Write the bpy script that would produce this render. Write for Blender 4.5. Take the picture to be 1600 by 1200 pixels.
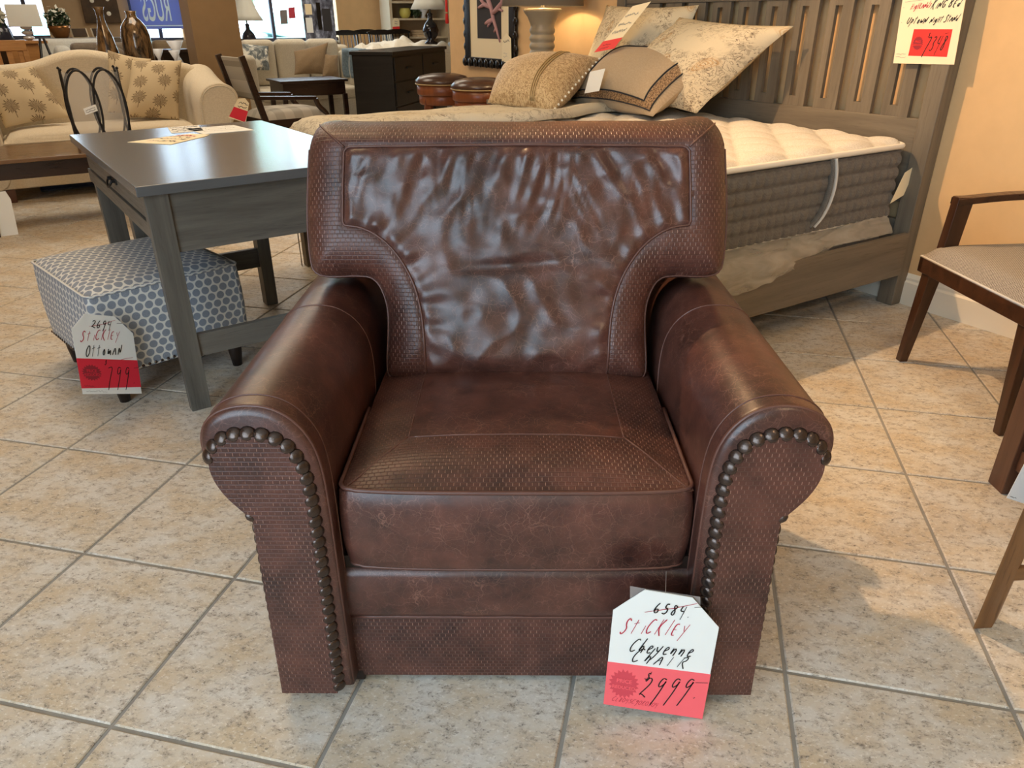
import bpy, bmesh, math, random
import numpy as np
from mathutils import Vector, Matrix, noise as mnoise

random.seed(7); rng = np.random.default_rng(7)
scn = bpy.context.scene
COL = scn.collection
for o in list(bpy.data.objects): bpy.data.objects.remove(o)

# ------------------------------------------------------------------ camera
TILE = 0.435
FPX = 1143.56; CAMH = 2.85688*TILE; PITCH = 0.463283; ROLL = -0.003165
fw = np.array([0, math.cos(PITCH), -math.sin(PITCH)]); r0 = np.array([1., 0, 0]); u0 = np.cross(r0, fw)
rr = math.cos(ROLL)*r0+math.sin(ROLL)*u0; uu = -math.sin(ROLL)*r0+math.cos(ROLL)*u0
CAM = np.array([0, 0, CAMH])
cd = bpy.data.cameras.new('camera'); cam = bpy.data.objects.new('camera', cd); COL.objects.link(cam)
cd.sensor_width = 36.0; cd.lens = 36.0*FPX/1600; cd.clip_start = 0.02; cd.clip_end = 200
M = Matrix(((rr[0], uu[0], -fw[0], 0), (rr[1], uu[1], -fw[1], 0), (rr[2], uu[2], -fw[2], CAMH), (0, 0, 0, 1)))
cam.matrix_world = M
scn.camera = cam

# ------------------------------------------------------------------ view, sky, lights
scn.view_settings.view_transform = 'Standard'; scn.view_settings.look = 'None'
scn.view_settings.gamma = 1.0; scn.view_settings.use_curve_mapping = False
scn.view_settings.exposure = 0.0
wd = bpy.data.worlds.new('World'); scn.world = wd; wd.use_nodes = True
bg = wd.node_tree.nodes['Background']; bg.inputs[0].default_value = (0.64, 0.83, 1.0, 1); bg.inputs[1].default_value = 8.4

TH = math.radians(32.0)                                  # the building's axes: B along the window wall, A into the shop
B = np.array([math.cos(TH), math.sin(TH), 0]); A = np.array([-math.sin(TH), math.cos(TH), 0])
def W(p, q, z=0.): return p*B+q*A+np.array([0, 0, z])

def area(name, loc, target, sx, sy, power, color):
    l = bpy.data.lights.new(name, 'AREA'); l.shape = 'RECTANGLE'; l.size = sx; l.size_y = sy; l.energy = power; l.color = color
    o = bpy.data.objects.new(name, l); COL.objects.link(o); o.location = Vector(loc)
    o.rotation_euler = (Vector(target)-Vector(loc)).to_track_quat('-Z', 'Y').to_euler(); return o
def spot(name, loc, target, power, color, angle, blend=0.3, rad=0.05):
    l = bpy.data.lights.new(name, 'SPOT'); l.energy = power; l.color = color; l.spot_size = math.radians(angle); l.spot_blend = blend; l.shadow_soft_size = rad
    o = bpy.data.objects.new(name, l); COL.objects.link(o); o.location = Vector(loc)
    o.rotation_euler = (Vector(target)-Vector(loc)).to_track_quat('-Z', 'Y').to_euler(); return o
WARM = (1.0, 0.70, 0.40); NEUT = (1.0, 0.9, 0.78); COOL = (0.74, 0.87, 1.0)
def portal(p, q, z, tp, tq, sx, sy):
    o = area('window_portal', W(p, q, z), W(p+tp, q+tq, z), sx, sy, 1, (1, 1, 1)); o.data.cycles.is_portal = True
portal(-2.58, -1.05, 1.78, 1, 0, 3.5, 2.75)                  # shopfront glass left behind the camera
portal(3.83, 12.9, 1.8, 0, -1, 1.8, 1.7); portal(1.96, 12.85, 1.8, 0, -1, .68, 1.7)
area('ceiling_panel_light', (-1.6, 3.4, 3.3), (-1.6, 3.4, 0), 1.2, 1.2, 45, WARM)
area('ceiling_panel_light', W(.9, 7.4, 3.3), W(.9, 7.4, 0), 2.0, 1.4, 62, (1., .85, .66))
area('ceiling_panel_light', W(3.4, 10.2, 3.3), W(3.4, 10.2, 0), 2.4, 1.4, 60, (1., .85, .66))
spot('track_spot_light', W(1.15, 3.16, 3.2), W(2.75, 1.1, 0.), 350, (1., .62, .32), 66, .5, .03)
spot('track_spot_light', W(1.6, 3.9, 3.2), W(2.9, 3.3, .5), 36, WARM, 85, .6, .05)
spot('track_spot_light', W(1.2, -.6, 3.2), W(2.2, .3, 0.), 60, WARM, 75, .7, .05)
spot('track_spot_light', W(2.2, .6, 3.2), W(3.39, .9, 1.2), 40, WARM, 90, .7, .05)

def ray(x, y): return fw+rr*(x-800)/FPX+uu*(600-y)/FPX
def onz(x, y, z=0.): d = ray(x, y); return CAM+d*((z-CAMH)/d[2])
def ony(x, y, Y): d = ray(x, y); return CAM+d*(Y/d[1])
def onq(x, y, q): d = ray(x, y); return CAM+d*((q-CAM@A)/(d@A))
def onp(x, y, p): d = ray(x, y); return CAM+d*((p-CAM@B)/(d@B))
def pq(X): return float(X@B), float(X@A), float(X[2])
def proj(X):
    d = np.asarray(X)-CAM; k = d@fw; return 800+FPX*(d@rr)/k, 600-FPX*(d@uu)/k, k

# ------------------------------------------------------------------ scene graph helpers
def thing(name, label, cat, loc=(0, 0, 0), rotz=0., group=None):
    o = bpy.data.objects.new(name, None); COL.objects.link(o); o.empty_display_size = 0.1
    o.location = Vector([float(v) for v in loc]); o.rotation_euler = (0, 0, rotz)
    tag(o, label, cat, group); return o
def tag(o, label, cat, group=None):
    o['label'] = label; o['category'] = cat
    if group: o['group'] = group
    return o
def stuff(o): o['kind'] = 'stuff'; return o
def struct(o): o['kind'] = 'structure'; return o

class MB:
    def __init__(s): s.v = []; s.f = []; s.uv = []
    def add(s, vs, fs, uvs=None):
        n = len(s.v); s.v += [tuple(float(c) for c in v) for v in vs]; s.f += [tuple(i+n for i in f) for f in fs]
        s.uv += [tuple(u) for u in uvs] if uvs is not None else [(float(v[0]), float(v[2])) for v in vs]
        return s
    def box(s, x0, x1, y0, y1, z0, z1):
        return s.add([(x0, y0, z0), (x1, y0, z0), (x1, y1, z0), (x0, y1, z0), (x0, y0, z1), (x1, y0, z1), (x1, y1, z1), (x0, y1, z1)],
                     [(0, 3, 2, 1), (4, 5, 6, 7), (0, 1, 5, 4), (1, 2, 6, 5), (2, 3, 7, 6), (3, 0, 4, 7)])
    def hexa(s, bot, top):
        return s.add(list(bot)+list(top), [(0, 3, 2, 1), (4, 5, 6, 7), (0, 1, 5, 4), (1, 2, 6, 5), (2, 3, 7, 6), (3, 0, 4, 7)])
    def beam(s, p0, p1, w0, d0, w1=None, d1=None, up=(0, 1, 0)):
        # tapered square bar between two points; w across, d along 'up'
        w1 = w0 if w1 is None else w1; d1 = d0 if d1 is None else d1
        p0 = Vector(p0); p1 = Vector(p1); t = (p1-p0).normalized(); x = t.cross(Vector(up)); x.normalize(); y = x.cross(t)
        def q(p, w, d): return [p-x*w/2-y*d/2, p+x*w/2-y*d/2, p+x*w/2+y*d/2, p-x*w/2+y*d/2]
        a = q(p0, w0, d0); b = q(p1, w1, d1)
        return s.add(a+b, [(0, 1, 2, 3), (7, 6, 5, 4), (1, 0, 4, 5), (2, 1, 5, 6), (3, 2, 6, 7), (0, 3, 7, 4)])
    def tube(s, pts, r, n=8, closed=False, flat=1.0, caps=True):
        P = [Vector(p) for p in pts]; m = len(P); rs = r if hasattr(r, '__len__') else [r]*m
        vs = []; prev = None
        for i, p in enumerate(P):
            a = P[(i-1) % m] if (closed or i > 0) else p; b = P[(i+1) % m] if (closed or i < m-1) else p
            t = (b-a).normalized()
            if prev is None:
                up = Vector((0, 0, 1)) if abs(t.z) < 0.9 else Vector((1, 0, 0)); x = t.cross(up).normalized()
            else: x = (prev-t*prev.dot(t)).normalized()
            prev = x; y = t.cross(x)
            for k in range(n):
                an = 2*math.pi*k/n; vs.append(p+x*(rs[i]*math.cos(an))+y*(rs[i]*flat*math.sin(an)))
        fs = []
        for i in range(m if closed else m-1):
            for k in range(n):
                a = i*n+k; b = i*n+(k+1) % n; c = ((i+1) % m)*n+(k+1) % n; d = ((i+1) % m)*n+k; fs.append((a, b, c, d))
        if not closed and caps: fs += [tuple(range(n-1, -1, -1)), tuple(range((m-1)*n, m*n))]
        return s.add(vs, fs)
    def lathe(s, prof, n=20, c=(0, 0, 0), sx=1., sy=1., wav=None, closed=True):
        vs = []; m = len(prof)
        for i, (r, z) in enumerate(prof):
            for k in range(n):
                a = 2*math.pi*k/n; R = r*(wav(a, i) if wav else 1); vs.append((c[0]+R*sx*math.cos(a), c[1]+R*sy*math.sin(a), c[2]+z))
        fs = [(i*n+k, i*n+(k+1) % n, (i+1)*n+(k+1) % n, (i+1)*n+k) for i in range(m-1) for k in range(n)]
        if closed: fs += [tuple(range(n-1, -1, -1)), tuple(range((m-1)*n, m*n))]
        uv = [(k/n, z) for (r, z) in prof for k in range(n)]
        return s.add(vs, fs, uv)
    def prism(s, poly, d0, d1, plane='xz'):
        # poly: list of 2d points counter-clockwise; extruded along the third axis
        def m(p, d): return {'xz': (p[0], d, p[1]), 'xy': (p[0], p[1], d), 'yz': (d, p[0], p[1])}[plane]
        n = len(poly); vs = [m(p, d0) for p in poly]+[m(p, d1) for p in poly]
        fs = [tuple(range(n)), tuple(range(2*n-1, n-1, -1))]+[(i, i+n, (i+1) % n+n, (i+1) % n) for i in range(n)]
        return s.add(vs, fs, [tuple(p) for p in poly]*2)
    def grid(s, P, uv=None, flip=False):
        # P: (m,n,3) array
        m, n = P.shape[:2]; vs = P.reshape(-1, 3)
        fs = [(i*n+j, (i+1)*n+j, (i+1)*n+j+1, i*n+j+1) for i in range(m-1) for j in range(n-1)]
        if flip: fs = [f[::-1] for f in fs]
        return s.add(vs, fs, uv.reshape(-1, 2) if uv is not None else None)
    def build(s, name, mat, parent=None, smooth=False, bevel=0., seg=2, loc=None, rot=None, weld=0., subd=0, angle=40):
        me = bpy.data.meshes.new(name); me.from_pydata(s.v, [], s.f); me.update()
        ul = me.uv_layers.new(name='UVMap'); li = np.empty(len(me.loops), dtype=np.int32); me.loops.foreach_get('vertex_index', li)
        ul.data.foreach_set('uv', np.array(s.uv, dtype=np.float32)[li].ravel())
        bm = bmesh.new(); bm.from_mesh(me)
        if weld: bmesh.ops.remove_doubles(bm, verts=bm.verts, dist=weld)
        bmesh.ops.recalc_face_normals(bm, faces=bm.faces); bm.to_mesh(me); bm.free()
        if mat is not None: me.materials.append(MATS[mat] if isinstance(mat, str) else mat)
        if smooth: me.shade_smooth()
        o = bpy.data.objects.new(name, me); COL.objects.link(o)
        if parent is not None: o.parent = parent
        if loc is not None: o.location = Vector([float(v) for v in loc])
        if rot is not None: o.rotation_euler = rot
        if bevel:
            b = o.modifiers.new('Bevel', 'BEVEL'); b.width = bevel; b.segments = seg; b.limit_method = 'ANGLE'; b.angle_limit = math.radians(angle); b.harden_normals = False
            me.shade_smooth()
            w = o.modifiers.new('WN', 'WEIGHTED_NORMAL'); w.keep_sharp = True
        if subd:
            sd = o.modifiers.new('Sub', 'SUBSURF'); sd.levels = subd; sd.render_levels = subd
        return o
def bx(name, mat, parent, dims, bevel=0.003, **k):
    return MB().box(*dims).build(name, mat, parent, bevel=bevel, **k)
def inst(o, parent, loc=None, rot=None, scale=None):
    c = o.copy(); COL.objects.link(c); c.parent = parent
    if loc is not None: c.location = Vector([float(v) for v in loc])
    if rot is not None: c.rotation_euler = rot
    if scale is not None: c.scale = scale
    return c
def copy_tree(o, parent=None):
    c = o.copy(); COL.objects.link(c); c.parent = parent
    for ch in [x for x in bpy.data.objects if x.parent == o]: copy_tree(ch, c)
    return c
def smooth_poly(pts, k=3, closed=False):
    P = [np.array(p, float) for p in pts]
    for _ in range(k):
        Q = []; n = len(P)
        rngi = range(n) if closed else range(n-1)
        if not closed: Q.append(P[0])
        for i in rngi:
            a, b = P[i], P[(i+1) % n]; Q += [a*.75+b*.25, a*.25+b*.75]
        if not closed: Q.append(P[-1])
        P = Q
    return P
def resample(P, step):
    P = [np.array(p, float) for p in P]; L = [0.]
    for a, b in zip(P[:-1], P[1:]): L.append(L[-1]+np.linalg.norm(b-a))
    n = max(1, int(round(L[-1]/step))); T = np.linspace(0, L[-1], n+1); P = np.array(P)
    return np.stack([np.interp(T, L, P[:, k]) for k in range(P.shape[1])], 1)

# ------------------------------------------------------------------ procedural materials
MATS = {}
def S(r, g, b): 
    f = lambda c: ((c/255+0.055)/1.055)**2.4 if c/255 > 0.04045 else c/255/12.92
    return (f(r), f(g), f(b), 1.0)
class NT:
    def __init__(s, name):
        m = bpy.data.materials.new(name); m.use_nodes = True; s.m = m; s.t = m.node_tree; s.b = s.t.nodes['Principled BSDF']; MATS[name] = m
    def n(s, typ, **kw):
        nd = s.t.nodes.new(typ)
        for k, v in kw.items():
            if k.startswith('i_'):
                key = k[2:]; key = int(key) if key.isdigit() else key.replace('_', ' '); s.set(nd.inputs[key], v)
            else: setattr(nd, k, v)
        return nd
    def set(s, sock, v):
        if isinstance(v, bpy.types.NodeSocket): s.t.links.new(v, sock)
        else: sock.default_value = v
    def P(s, **kw):
        for k, v in kw.items(): s.set(s.b.inputs[k.replace('_', ' ')], v)
        return s
    def math(s, op, a, b=None, c=None, clamp=False):
        nd = s.t.nodes.new('ShaderNodeMath'); nd.operation = op; nd.use_clamp = clamp; s.set(nd.inputs[0], a)
        if b is not None: s.set(nd.inputs[1], b)
        if c is not None: s.set(nd.inputs[2], c)
        return nd.outputs[0]
    def mix(s, fac, a, b, blend='MIX'):
        nd = s.t.nodes.new('ShaderNodeMix'); nd.data_type = 'RGBA'; nd.blend_type = blend; s.set(nd.inputs[0], fac); s.set(nd.inputs[6], a); s.set(nd.inputs[7], b); return nd.outputs[2]
    def co(s, kind='Object'): return s.n('ShaderNodeTexCoord').outputs[kind]
    def map(s, v, scale=(1, 1, 1), loc=(0, 0, 0), rot=(0, 0, 0)):
        nd = s.n('ShaderNodeMapping'); s.set(nd.inputs[0], v); nd.inputs[1].default_value = loc; nd.inputs[2].default_value = rot; nd.inputs[3].default_value = scale; return nd.outputs[0]
    def noise(s, v, scale, detail=3., rough=0.55, dist=0.):
        nd = s.n('ShaderNodeTexNoise'); s.set(nd.inputs['Vector'], v); nd.inputs['Scale'].default_value = scale; nd.inputs['Detail'].default_value = detail
        nd.inputs['Roughness'].default_value = rough; nd.inputs['Distortion'].default_value = dist; return nd.outputs[0]
    def ramp(s, f, stops):
        nd = s.n('ShaderNodeValToRGB'); s.set(nd.inputs[0], f); e = nd.color_ramp.elements
        while len(e) < len(stops): e.new(0.5)
        for el, (p, c) in zip(e, stops): el.position = p; el.color = c if hasattr(c, '__len__') else (c, c, c, 1)
        return nd.outputs[0]
    def rng(s, f, a, b, c=0., d=1.):
        nd = s.n('ShaderNodeMapRange'); s.set(nd.inputs[0], f); 
        for i, v in enumerate((a, b, c, d)): nd.inputs[i+1].default_value = v
        return nd.outputs[0]
    def bump(s, h, strength=0.3, dist=0.002, nrm=None):
        nd = s.n('ShaderNodeBump'); s.set(nd.inputs['Height'], h); nd.inputs['Strength'].default_value = strength; nd.inputs['Distance'].default_value = dist
        if nrm is not None: s.set(nd.inputs['Normal'], nrm)
        return nd.outputs[0]
    def xyz(s, v):
        nd = s.n('ShaderNodeSeparateXYZ'); s.set(nd.inputs[0], v); return nd.outputs
    def vec(s, x, y, z=0.):
        nd = s.n('ShaderNodeCombineXYZ'); s.set(nd.inputs[0], x); s.set(nd.inputs[1], y); s.set(nd.inputs[2], z); return nd.outputs[0]

def plain(name, c, rough=0.6, metal=0., spec=0.5, var=0.0, bump=0.0, bscale=200., coat=0., emit=None):
    t = NT(name); col = c
    if var:
        col = t.mix(t.rng(t.noise(t.co(), 9, 4), .3, .7), tuple(v*(1-var) for v in c[:3])+(1,), tuple(min(1, v*(1+var)) for v in c[:3])+(1,))
    t.P(Base_Color=col, Roughness=rough, Metallic=metal, Specular_IOR_Level=spec, Coat_Weight=coat)
    if bump: t.P(Normal=t.bump(t.noise(t.co(), bscale, 2), bump, 0.002))
    if emit: t.P(Emission_Color=emit[0], Emission_Strength=emit[1])
    return t
def fabric(name, c1, c2, scale=700., rough=0.85, var=.12, big=5.):
    t = NT(name); o = t.co(); x = t.xyz(t.map(o, (scale,)*3))
    w = t.math('MULTIPLY', t.math('SINE', t.math('ADD', x[0], x[1])), t.math('SINE', t.math('ADD', x[2], t.math('SUBTRACT', x[0], x[1]))))
    n = t.noise(o, scale*.12, 2); f = t.rng(t.math('ADD', t.math('MULTIPLY', w, .25), n), .25, .8)
    col = t.mix(f, c1, c2); n2 = t.noise(o, big, 3)
    col = t.mix(t.rng(n2, .35, .65, 0, var), col, (c1[0]*.55, c1[1]*.55, c1[2]*.55, 1))
    t.P(Base_Color=col, Roughness=rough, Specular_IOR_Level=.2, Sheen_Weight=.15, Normal=t.bump(f, .25, .001)); return t
def wood(name, c1, c2, axis=0, scale=22., rough=0.45, coat=0., pores=.5, spec=.4):
    t = NT(name); o = t.co(); sc = [1., 1., 1.]; sc[axis] = .06
    oi = t.n('ShaderNodeObjectInfo').outputs['Random']; nd = t.n('ShaderNodeVectorMath', operation='ADD'); t.set(nd.inputs[0], t.map(o, tuple(sc))); t.set(nd.inputs[1], t.vec(t.math('MULTIPLY', oi, 7.), t.math('MULTIPLY', oi, 13.), t.math('MULTIPLY', oi, 5.)))
    v = nd.outputs[0]
    g = t.noise(v, scale, 5, .6, .6); fine = t.noise(v, scale*7, 3, .6)
    f = t.rng(t.math('ADD', t.math('MULTIPLY', g, .7), t.math('MULTIPLY', fine, .3*pores+.1)), .3, .62)
    col = t.mix(f, c1, c2); col = t.mix(t.rng(fine, .56, .7, 0, pores), col, (c1[0]*.5, c1[1]*.5, c1[2]*.5, 1))
    t.P(Base_Color=col, Roughness=rough if name == 'grey_top' else t.rng(fine, .3, .7, rough-.05, rough+.1), Specular_IOR_Level=spec, Coat_Weight=coat, Coat_Roughness=.25, Normal=t.bump(fine, .03 if name == 'grey_top' else .12, .001)); return t
# leather -----------------------------------------------------------
def leather_core(t, o):
    n1 = t.noise(o, 5, 4, .6); n2 = t.noise(o, 26, 3, .6)
    base = t.mix(t.rng(t.math('ADD', t.math('MULTIPLY', n1, .65), t.math('MULTIPLY', n2, .35)), .35, .65), S(52, 30, 26), S(101, 61, 50))
    dv = t.n('ShaderNodeVectorMath', operation='ADD'); t.set(dv.inputs[0], o)
    nz = t.n('ShaderNodeTexNoise'); t.set(nz.inputs['Vector'], o); nz.inputs['Scale'].default_value = 30; nz.inputs['Detail'].default_value = 3
    sc = t.n('ShaderNodeVectorMath', operation='SCALE'); t.set(sc.inputs[0], nz.outputs[1]); sc.inputs[3].default_value = .035; t.set(dv.inputs[1], sc.outputs[0])
    masks = []
    for scale, wid in ((16, .012), (36, .018), (84, .03)):
        vo = t.n('ShaderNodeTexVoronoi', feature='DISTANCE_TO_EDGE'); t.set(vo.inputs['Vector'], dv.outputs[0]); vo.inputs['Scale'].default_value = scale
        masks.append(t.rng(vo.outputs[0], 0.0, wid, 1, 0))
    mk = t.math('MAXIMUM', t.math('MAXIMUM', masks[0], masks[1]), t.math('MULTIPLY', masks[2], .6))
    mk = t.math('MULTIPLY', mk, t.rng(t.noise(o, 8, 4, .65), .36, .66, 0.06, .55))
    return base, mk
def leather(name):
    t = NT(name); o = t.co(); base, mk = leather_core(t, o)
    col = t.mix(mk, base, S(158, 116, 98))
    fine = t.noise(o, 420, 2); wr = t.noise(o, 38, 5, .65, 1.2)
    h = t.math('ADD', t.math('MULTIPLY', fine, .12), t.math('SUBTRACT', t.math('MULTIPLY', wr, .5), t.math('MULTIPLY', mk, .12)))
    t.P(Base_Color=col, Roughness=.34, Specular_IOR_Level=.55, Coat_Weight=.12, Coat_Roughness=.25, Normal=t.bump(h, .32, .002)); return t
leather('leather')
def weave(name, su=.0118, sv=.0092, tick=.55):
    t = NT(name); o = t.co(); base, mk = leather_core(t, o)
    x = t.xyz(t.co('UV')); u = t.math('DIVIDE', x[0], su); v = t.math('DIVIDE', x[1], sv)
    row = t.math('FLOOR', v); off = t.math('MULTIPLY', t.math('MODULO', t.math('ABSOLUTE', row), 2.), .5)
    fu = t.math('ABSOLUTE', t.math('SUBTRACT', t.math('FRACT', t.math('ADD', u, off)), .5)); fv = t.math('ABSOLUTE', t.math('SUBTRACT', t.math('FRACT', v), .5))
    gh = t.rng(fv, .36, .48, 0, 1); gv = t.rng(fu, .40, .49, 0, 1)
    groove = t.math('MAXIMUM', gh, gv)
    tk = t.math('MULTIPLY', t.rng(fu, .445, .465, 0, 1), t.rng(fv, .38, .3, 0, 1))
    jit = t.rng(t.noise(o, 23, 2), .38, .6, .25, 1.)
    col = t.mix(t.math('MULTIPLY', groove, .22), base, S(34, 20, 18))
    col = t.mix(t.math('MULTIPLY', t.rng(fv, .455, .475, 0, 1), .08), col, S(170, 128, 108))
    col = t.mix(t.math('MULTIPLY', t.math('MULTIPLY', tk, jit), tick), col, S(190, 148, 128))
    t.P(Base_Color=col, Roughness=.4, Specular_IOR_Level=.5, Normal=t.bump(t.math('SUBTRACT', 1., groove), .3, .0026, t.bump(t.noise(o, 300, 2), .15, .001))); return t
weave('weave')
plain('piping', S(98, 64, 54), .38, var=.1)
plain('nail', S(88, 76, 70), .27, metal=.85, var=.25, bump=.2, bscale=300)
plain('black_foot', S(38, 26, 20), .45)
plain('thread', S(190, 185, 178), .5)
plain('white_card', S(238, 240, 236), .6)
plain('grey_card', S(140, 132, 128), .5)
plain('pink_card', S(252, 104, 112), .55); plain('red_card', S(222, 40, 62), .55); plain('red_card_b', S(238, 52, 50), .55)
plain('pink_burst', S(214, 70, 84), .6); plain('red_burst', S(150, 34, 48), .6)
plain('ink', S(18, 18, 20), .6); plain('red_ink', S(186, 30, 60), .6); plain('pencil', S(150, 150, 148), .7); plain('pink_ink', S(196, 54, 70), .6)
plain('cream_card', S(246, 232, 196), .6)
# floor -------------------------------------------------------------
def tile_mat():
    t = NT('floor_tile'); g = t.n('ShaderNodeNewGeometry').outputs['Position']; rnd = t.n('ShaderNodeObjectInfo').outputs['Random']
    nd = t.n('ShaderNodeVectorMath', operation='ADD'); t.set(nd.inputs[0], g); t.set(nd.inputs[1], t.vec(t.math('MULTIPLY', rnd, 37.), t.math('MULTIPLY', rnd, 61.), 0.))
    v = t.map(nd.outputs[0], (1, 1.5, 1), rot=(0, 0, .5))
    big = t.noise(v, 6, 4, .62); mid = t.noise(v, 34, 5, .7, .4); fin = t.noise(v, 130, 5, .75, .3)
    col = t.mix(t.rng(big, .38, .62), S(212, 208, 199), S(202, 186, 160))
    col = t.mix(t.rng(mid, .48, .66, 0, .7), col, S(166, 153, 136))
    col = t.mix(t.rng(t.math('ADD', t.math('MULTIPLY', fin, .65), t.math('MULTIPLY', mid, .35)), .54, .62, 0, .85), col, S(104, 98, 92))
    col = t.mix(t.rng(t.noise(v, 95, 4, .7), .55, .66, 0, .6), col, S(238, 234, 226))
    t.P(Base_Color=col, Roughness=t.rng(mid, .3, .7, .42, .6), Specular_IOR_Level=.4, Normal=t.bump(t.math('ADD', fin, mid), .18, .002))
tile_mat()
plain('grout', S(146, 143, 136), .85, var=.12, bump=.2, bscale=300)
# walls etc ---------------------------------------------------------
plain('tan_wall', S(218, 180, 130), .75, var=.04, bump=.06, bscale=160)
plain('taupe_wall', S(176, 150, 116), .8, var=.04); plain('brown_pillar', S(140, 112, 76), .8, var=.05); plain('pillar_light', S(168, 140, 106), .8)
plain('white_trim', S(238, 230, 212), .5); plain('ceiling_white', S(232, 228, 220), .9)
plain('window_frame', S(70, 72, 86), .5)
t = NT('glass'); t.P(Base_Color=(.8, .9, .95, 1), Roughness=.03, Alpha=.06, Specular_IOR_Level=.4)
# fabrics -----------------------------------------------------------
fabric('cream_linen', S(200, 185, 158), S(220, 207, 182), 900, big=3, var=.05)
fabric('cream_sofa2', S(200, 190, 170), S(222, 214, 196), 700)
fabric('tan_sofa', S(142, 122, 96), S(160, 140, 112), 600); fabric('tan_cushion', S(128, 106, 78), S(146, 122, 92), 700)
fabric('grey_sofa', S(150, 150, 148), S(172, 172, 168), 500); fabric('white_sofa', S(214, 216, 212), S(232, 234, 230), 500)
fabric('taupe_sofa', S(108, 98, 86), S(128, 116, 102), 500); fabric('slate_fabric', S(92, 104, 118), S(116, 128, 140), 500)
fabric('taupe_pillow', S(170, 150, 122), S(186, 166, 138), 1100, var=.05); fabric('ivory', S(232, 222, 198), S(242, 234, 214), 900, var=.05)
fabric('blue_throw', S(88, 108, 122), S(136, 156, 168), 420); fabric('navy_rug', S(30, 36, 54), S(52, 58, 76), 300); fabric('linen_white', S(236, 226, 206), S(248, 242, 228), 600)
def tweed():
    t = NT('tweed'); o = t.co(); x = t.xyz(t.co('UV'))
    a = t.math('SINE', t.math('MULTIPLY', x[0], 900.)); b = t.math('SINE', t.math('MULTIPLY', x[1], 900.))
    f = t.math('ADD', t.math('MULTIPLY', t.math('MULTIPLY', a, b), .5), t.math('MULTIPLY', t.noise(t.map(t.co('UV'), (30, 300, 1)), 3, 3), 1.))
    col = t.mix(t.rng(f, .1, .9), S(100, 91, 82), S(184, 174, 160)); t.P(Base_Color=col, Roughness=.9, Specular_IOR_Level=.15, Normal=t.bump(f, .4, .0015))
tweed()
def dots():
    t = NT('dot_fabric'); x = t.xyz(t.co('UV')); s = .0335
    def lat(o): 
        fx = t.math('SUBTRACT', t.math('FRACT', t.math('ADD', t.math('DIVIDE', x[0], s), o)), .5); fy = t.math('MULTIPLY', t.math('SUBTRACT', t.math('FRACT', t.math('ADD', t.math('DIVIDE', x[1], s*1.732), o)), .5), 1.732)
        return t.math('SQRT', t.math('ADD', t.math('MULTIPLY', fx, fx), t.math('MULTIPLY', fy, fy)))
    d = t.math('MINIMUM', lat(0.), lat(.5)); m = t.rng(d, .40, .43, 1, 0)
    fz = t.noise(t.co(), 500, 2)
    c1 = t.mix(t.rng(fz, .35, .65), S(118, 126, 138), S(140, 147, 157)); col = t.mix(m, S(212, 211, 205), c1)
    t.P(Base_Color=col, Roughness=.7, Specular_IOR_Level=.3, Sheen_Weight=.2, Normal=t.bump(t.math('ADD', m, t.math('MULTIPLY', fz, .4)), .2, .001))
dots()
def blossom(name, ground, print_, scale=7.5):
    t = NT(name); uv = t.co('UV'); g = t.mix(t.rng(t.noise(t.co(), 500, 2), .3, .7), ground, tuple(min(1, c*1.12) for c in ground[:3])+(1,))
    vo = t.n('ShaderNodeTexVoronoi', feature='F1', voronoi_dimensions='2D'); t.set(vo.inputs['Vector'], uv); vo.inputs['Scale'].default_value = scale; vo.inputs['Randomness'].default_value = .55
    sub = t.n('ShaderNodeVectorMath', operation='SUBTRACT'); t.set(sub.inputs[0], uv); t.set(sub.inputs[1], vo.outputs['Position'])
    d = t.xyz(sub.outputs[0]); an = t.math('ARCTAN2', d[1], d[0]); rad = t.math('MULTIPLY', t.math('SQRT', t.math('ADD', t.math('MULTIPLY', d[0], d[0]), t.math('MULTIPLY', d[1], d[1]))), scale)
    pet = t.math('ADD', .33, t.math('MULTIPLY', t.math('SINE', t.math('MULTIPLY', an, 13.)), .06))
    inner = t.math('MULTIPLY', t.math('LESS_THAN', rad, pet), t.math('GREATER_THAN', t.math('ADD', t.math('SINE', t.math('MULTIPLY', an, 22.)), t.math('MULTIPLY', t.noise(uv, 90, 2), 1.6)), .35))
    stem = t.math('MULTIPLY', t.math('LESS_THAN', t.math('ABSOLUTE', t.math('ADD', t.math('MULTIPLY', d[0], scale), t.math('MULTIPLY', t.math('SINE', t.math('MULTIPLY', d[1], 28.)), .04))), .016), t.math('MULTIPLY', t.math('LESS_THAN', d[1], 0.), t.math('LESS_THAN', rad, .6)))
    m = t.math('MULTIPLY', t.math('MAXIMUM', inner, stem), .85)
    t.P(Base_Color=t.mix(m, g, print_), Roughness=.85, Specular_IOR_Level=.2, Normal=t.bump(t.noise(t.co(), 500, 2), .2, .001))
blossom('blossom_fabric', S(188, 170, 138), S(100, 82, 60), 6.6)
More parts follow.
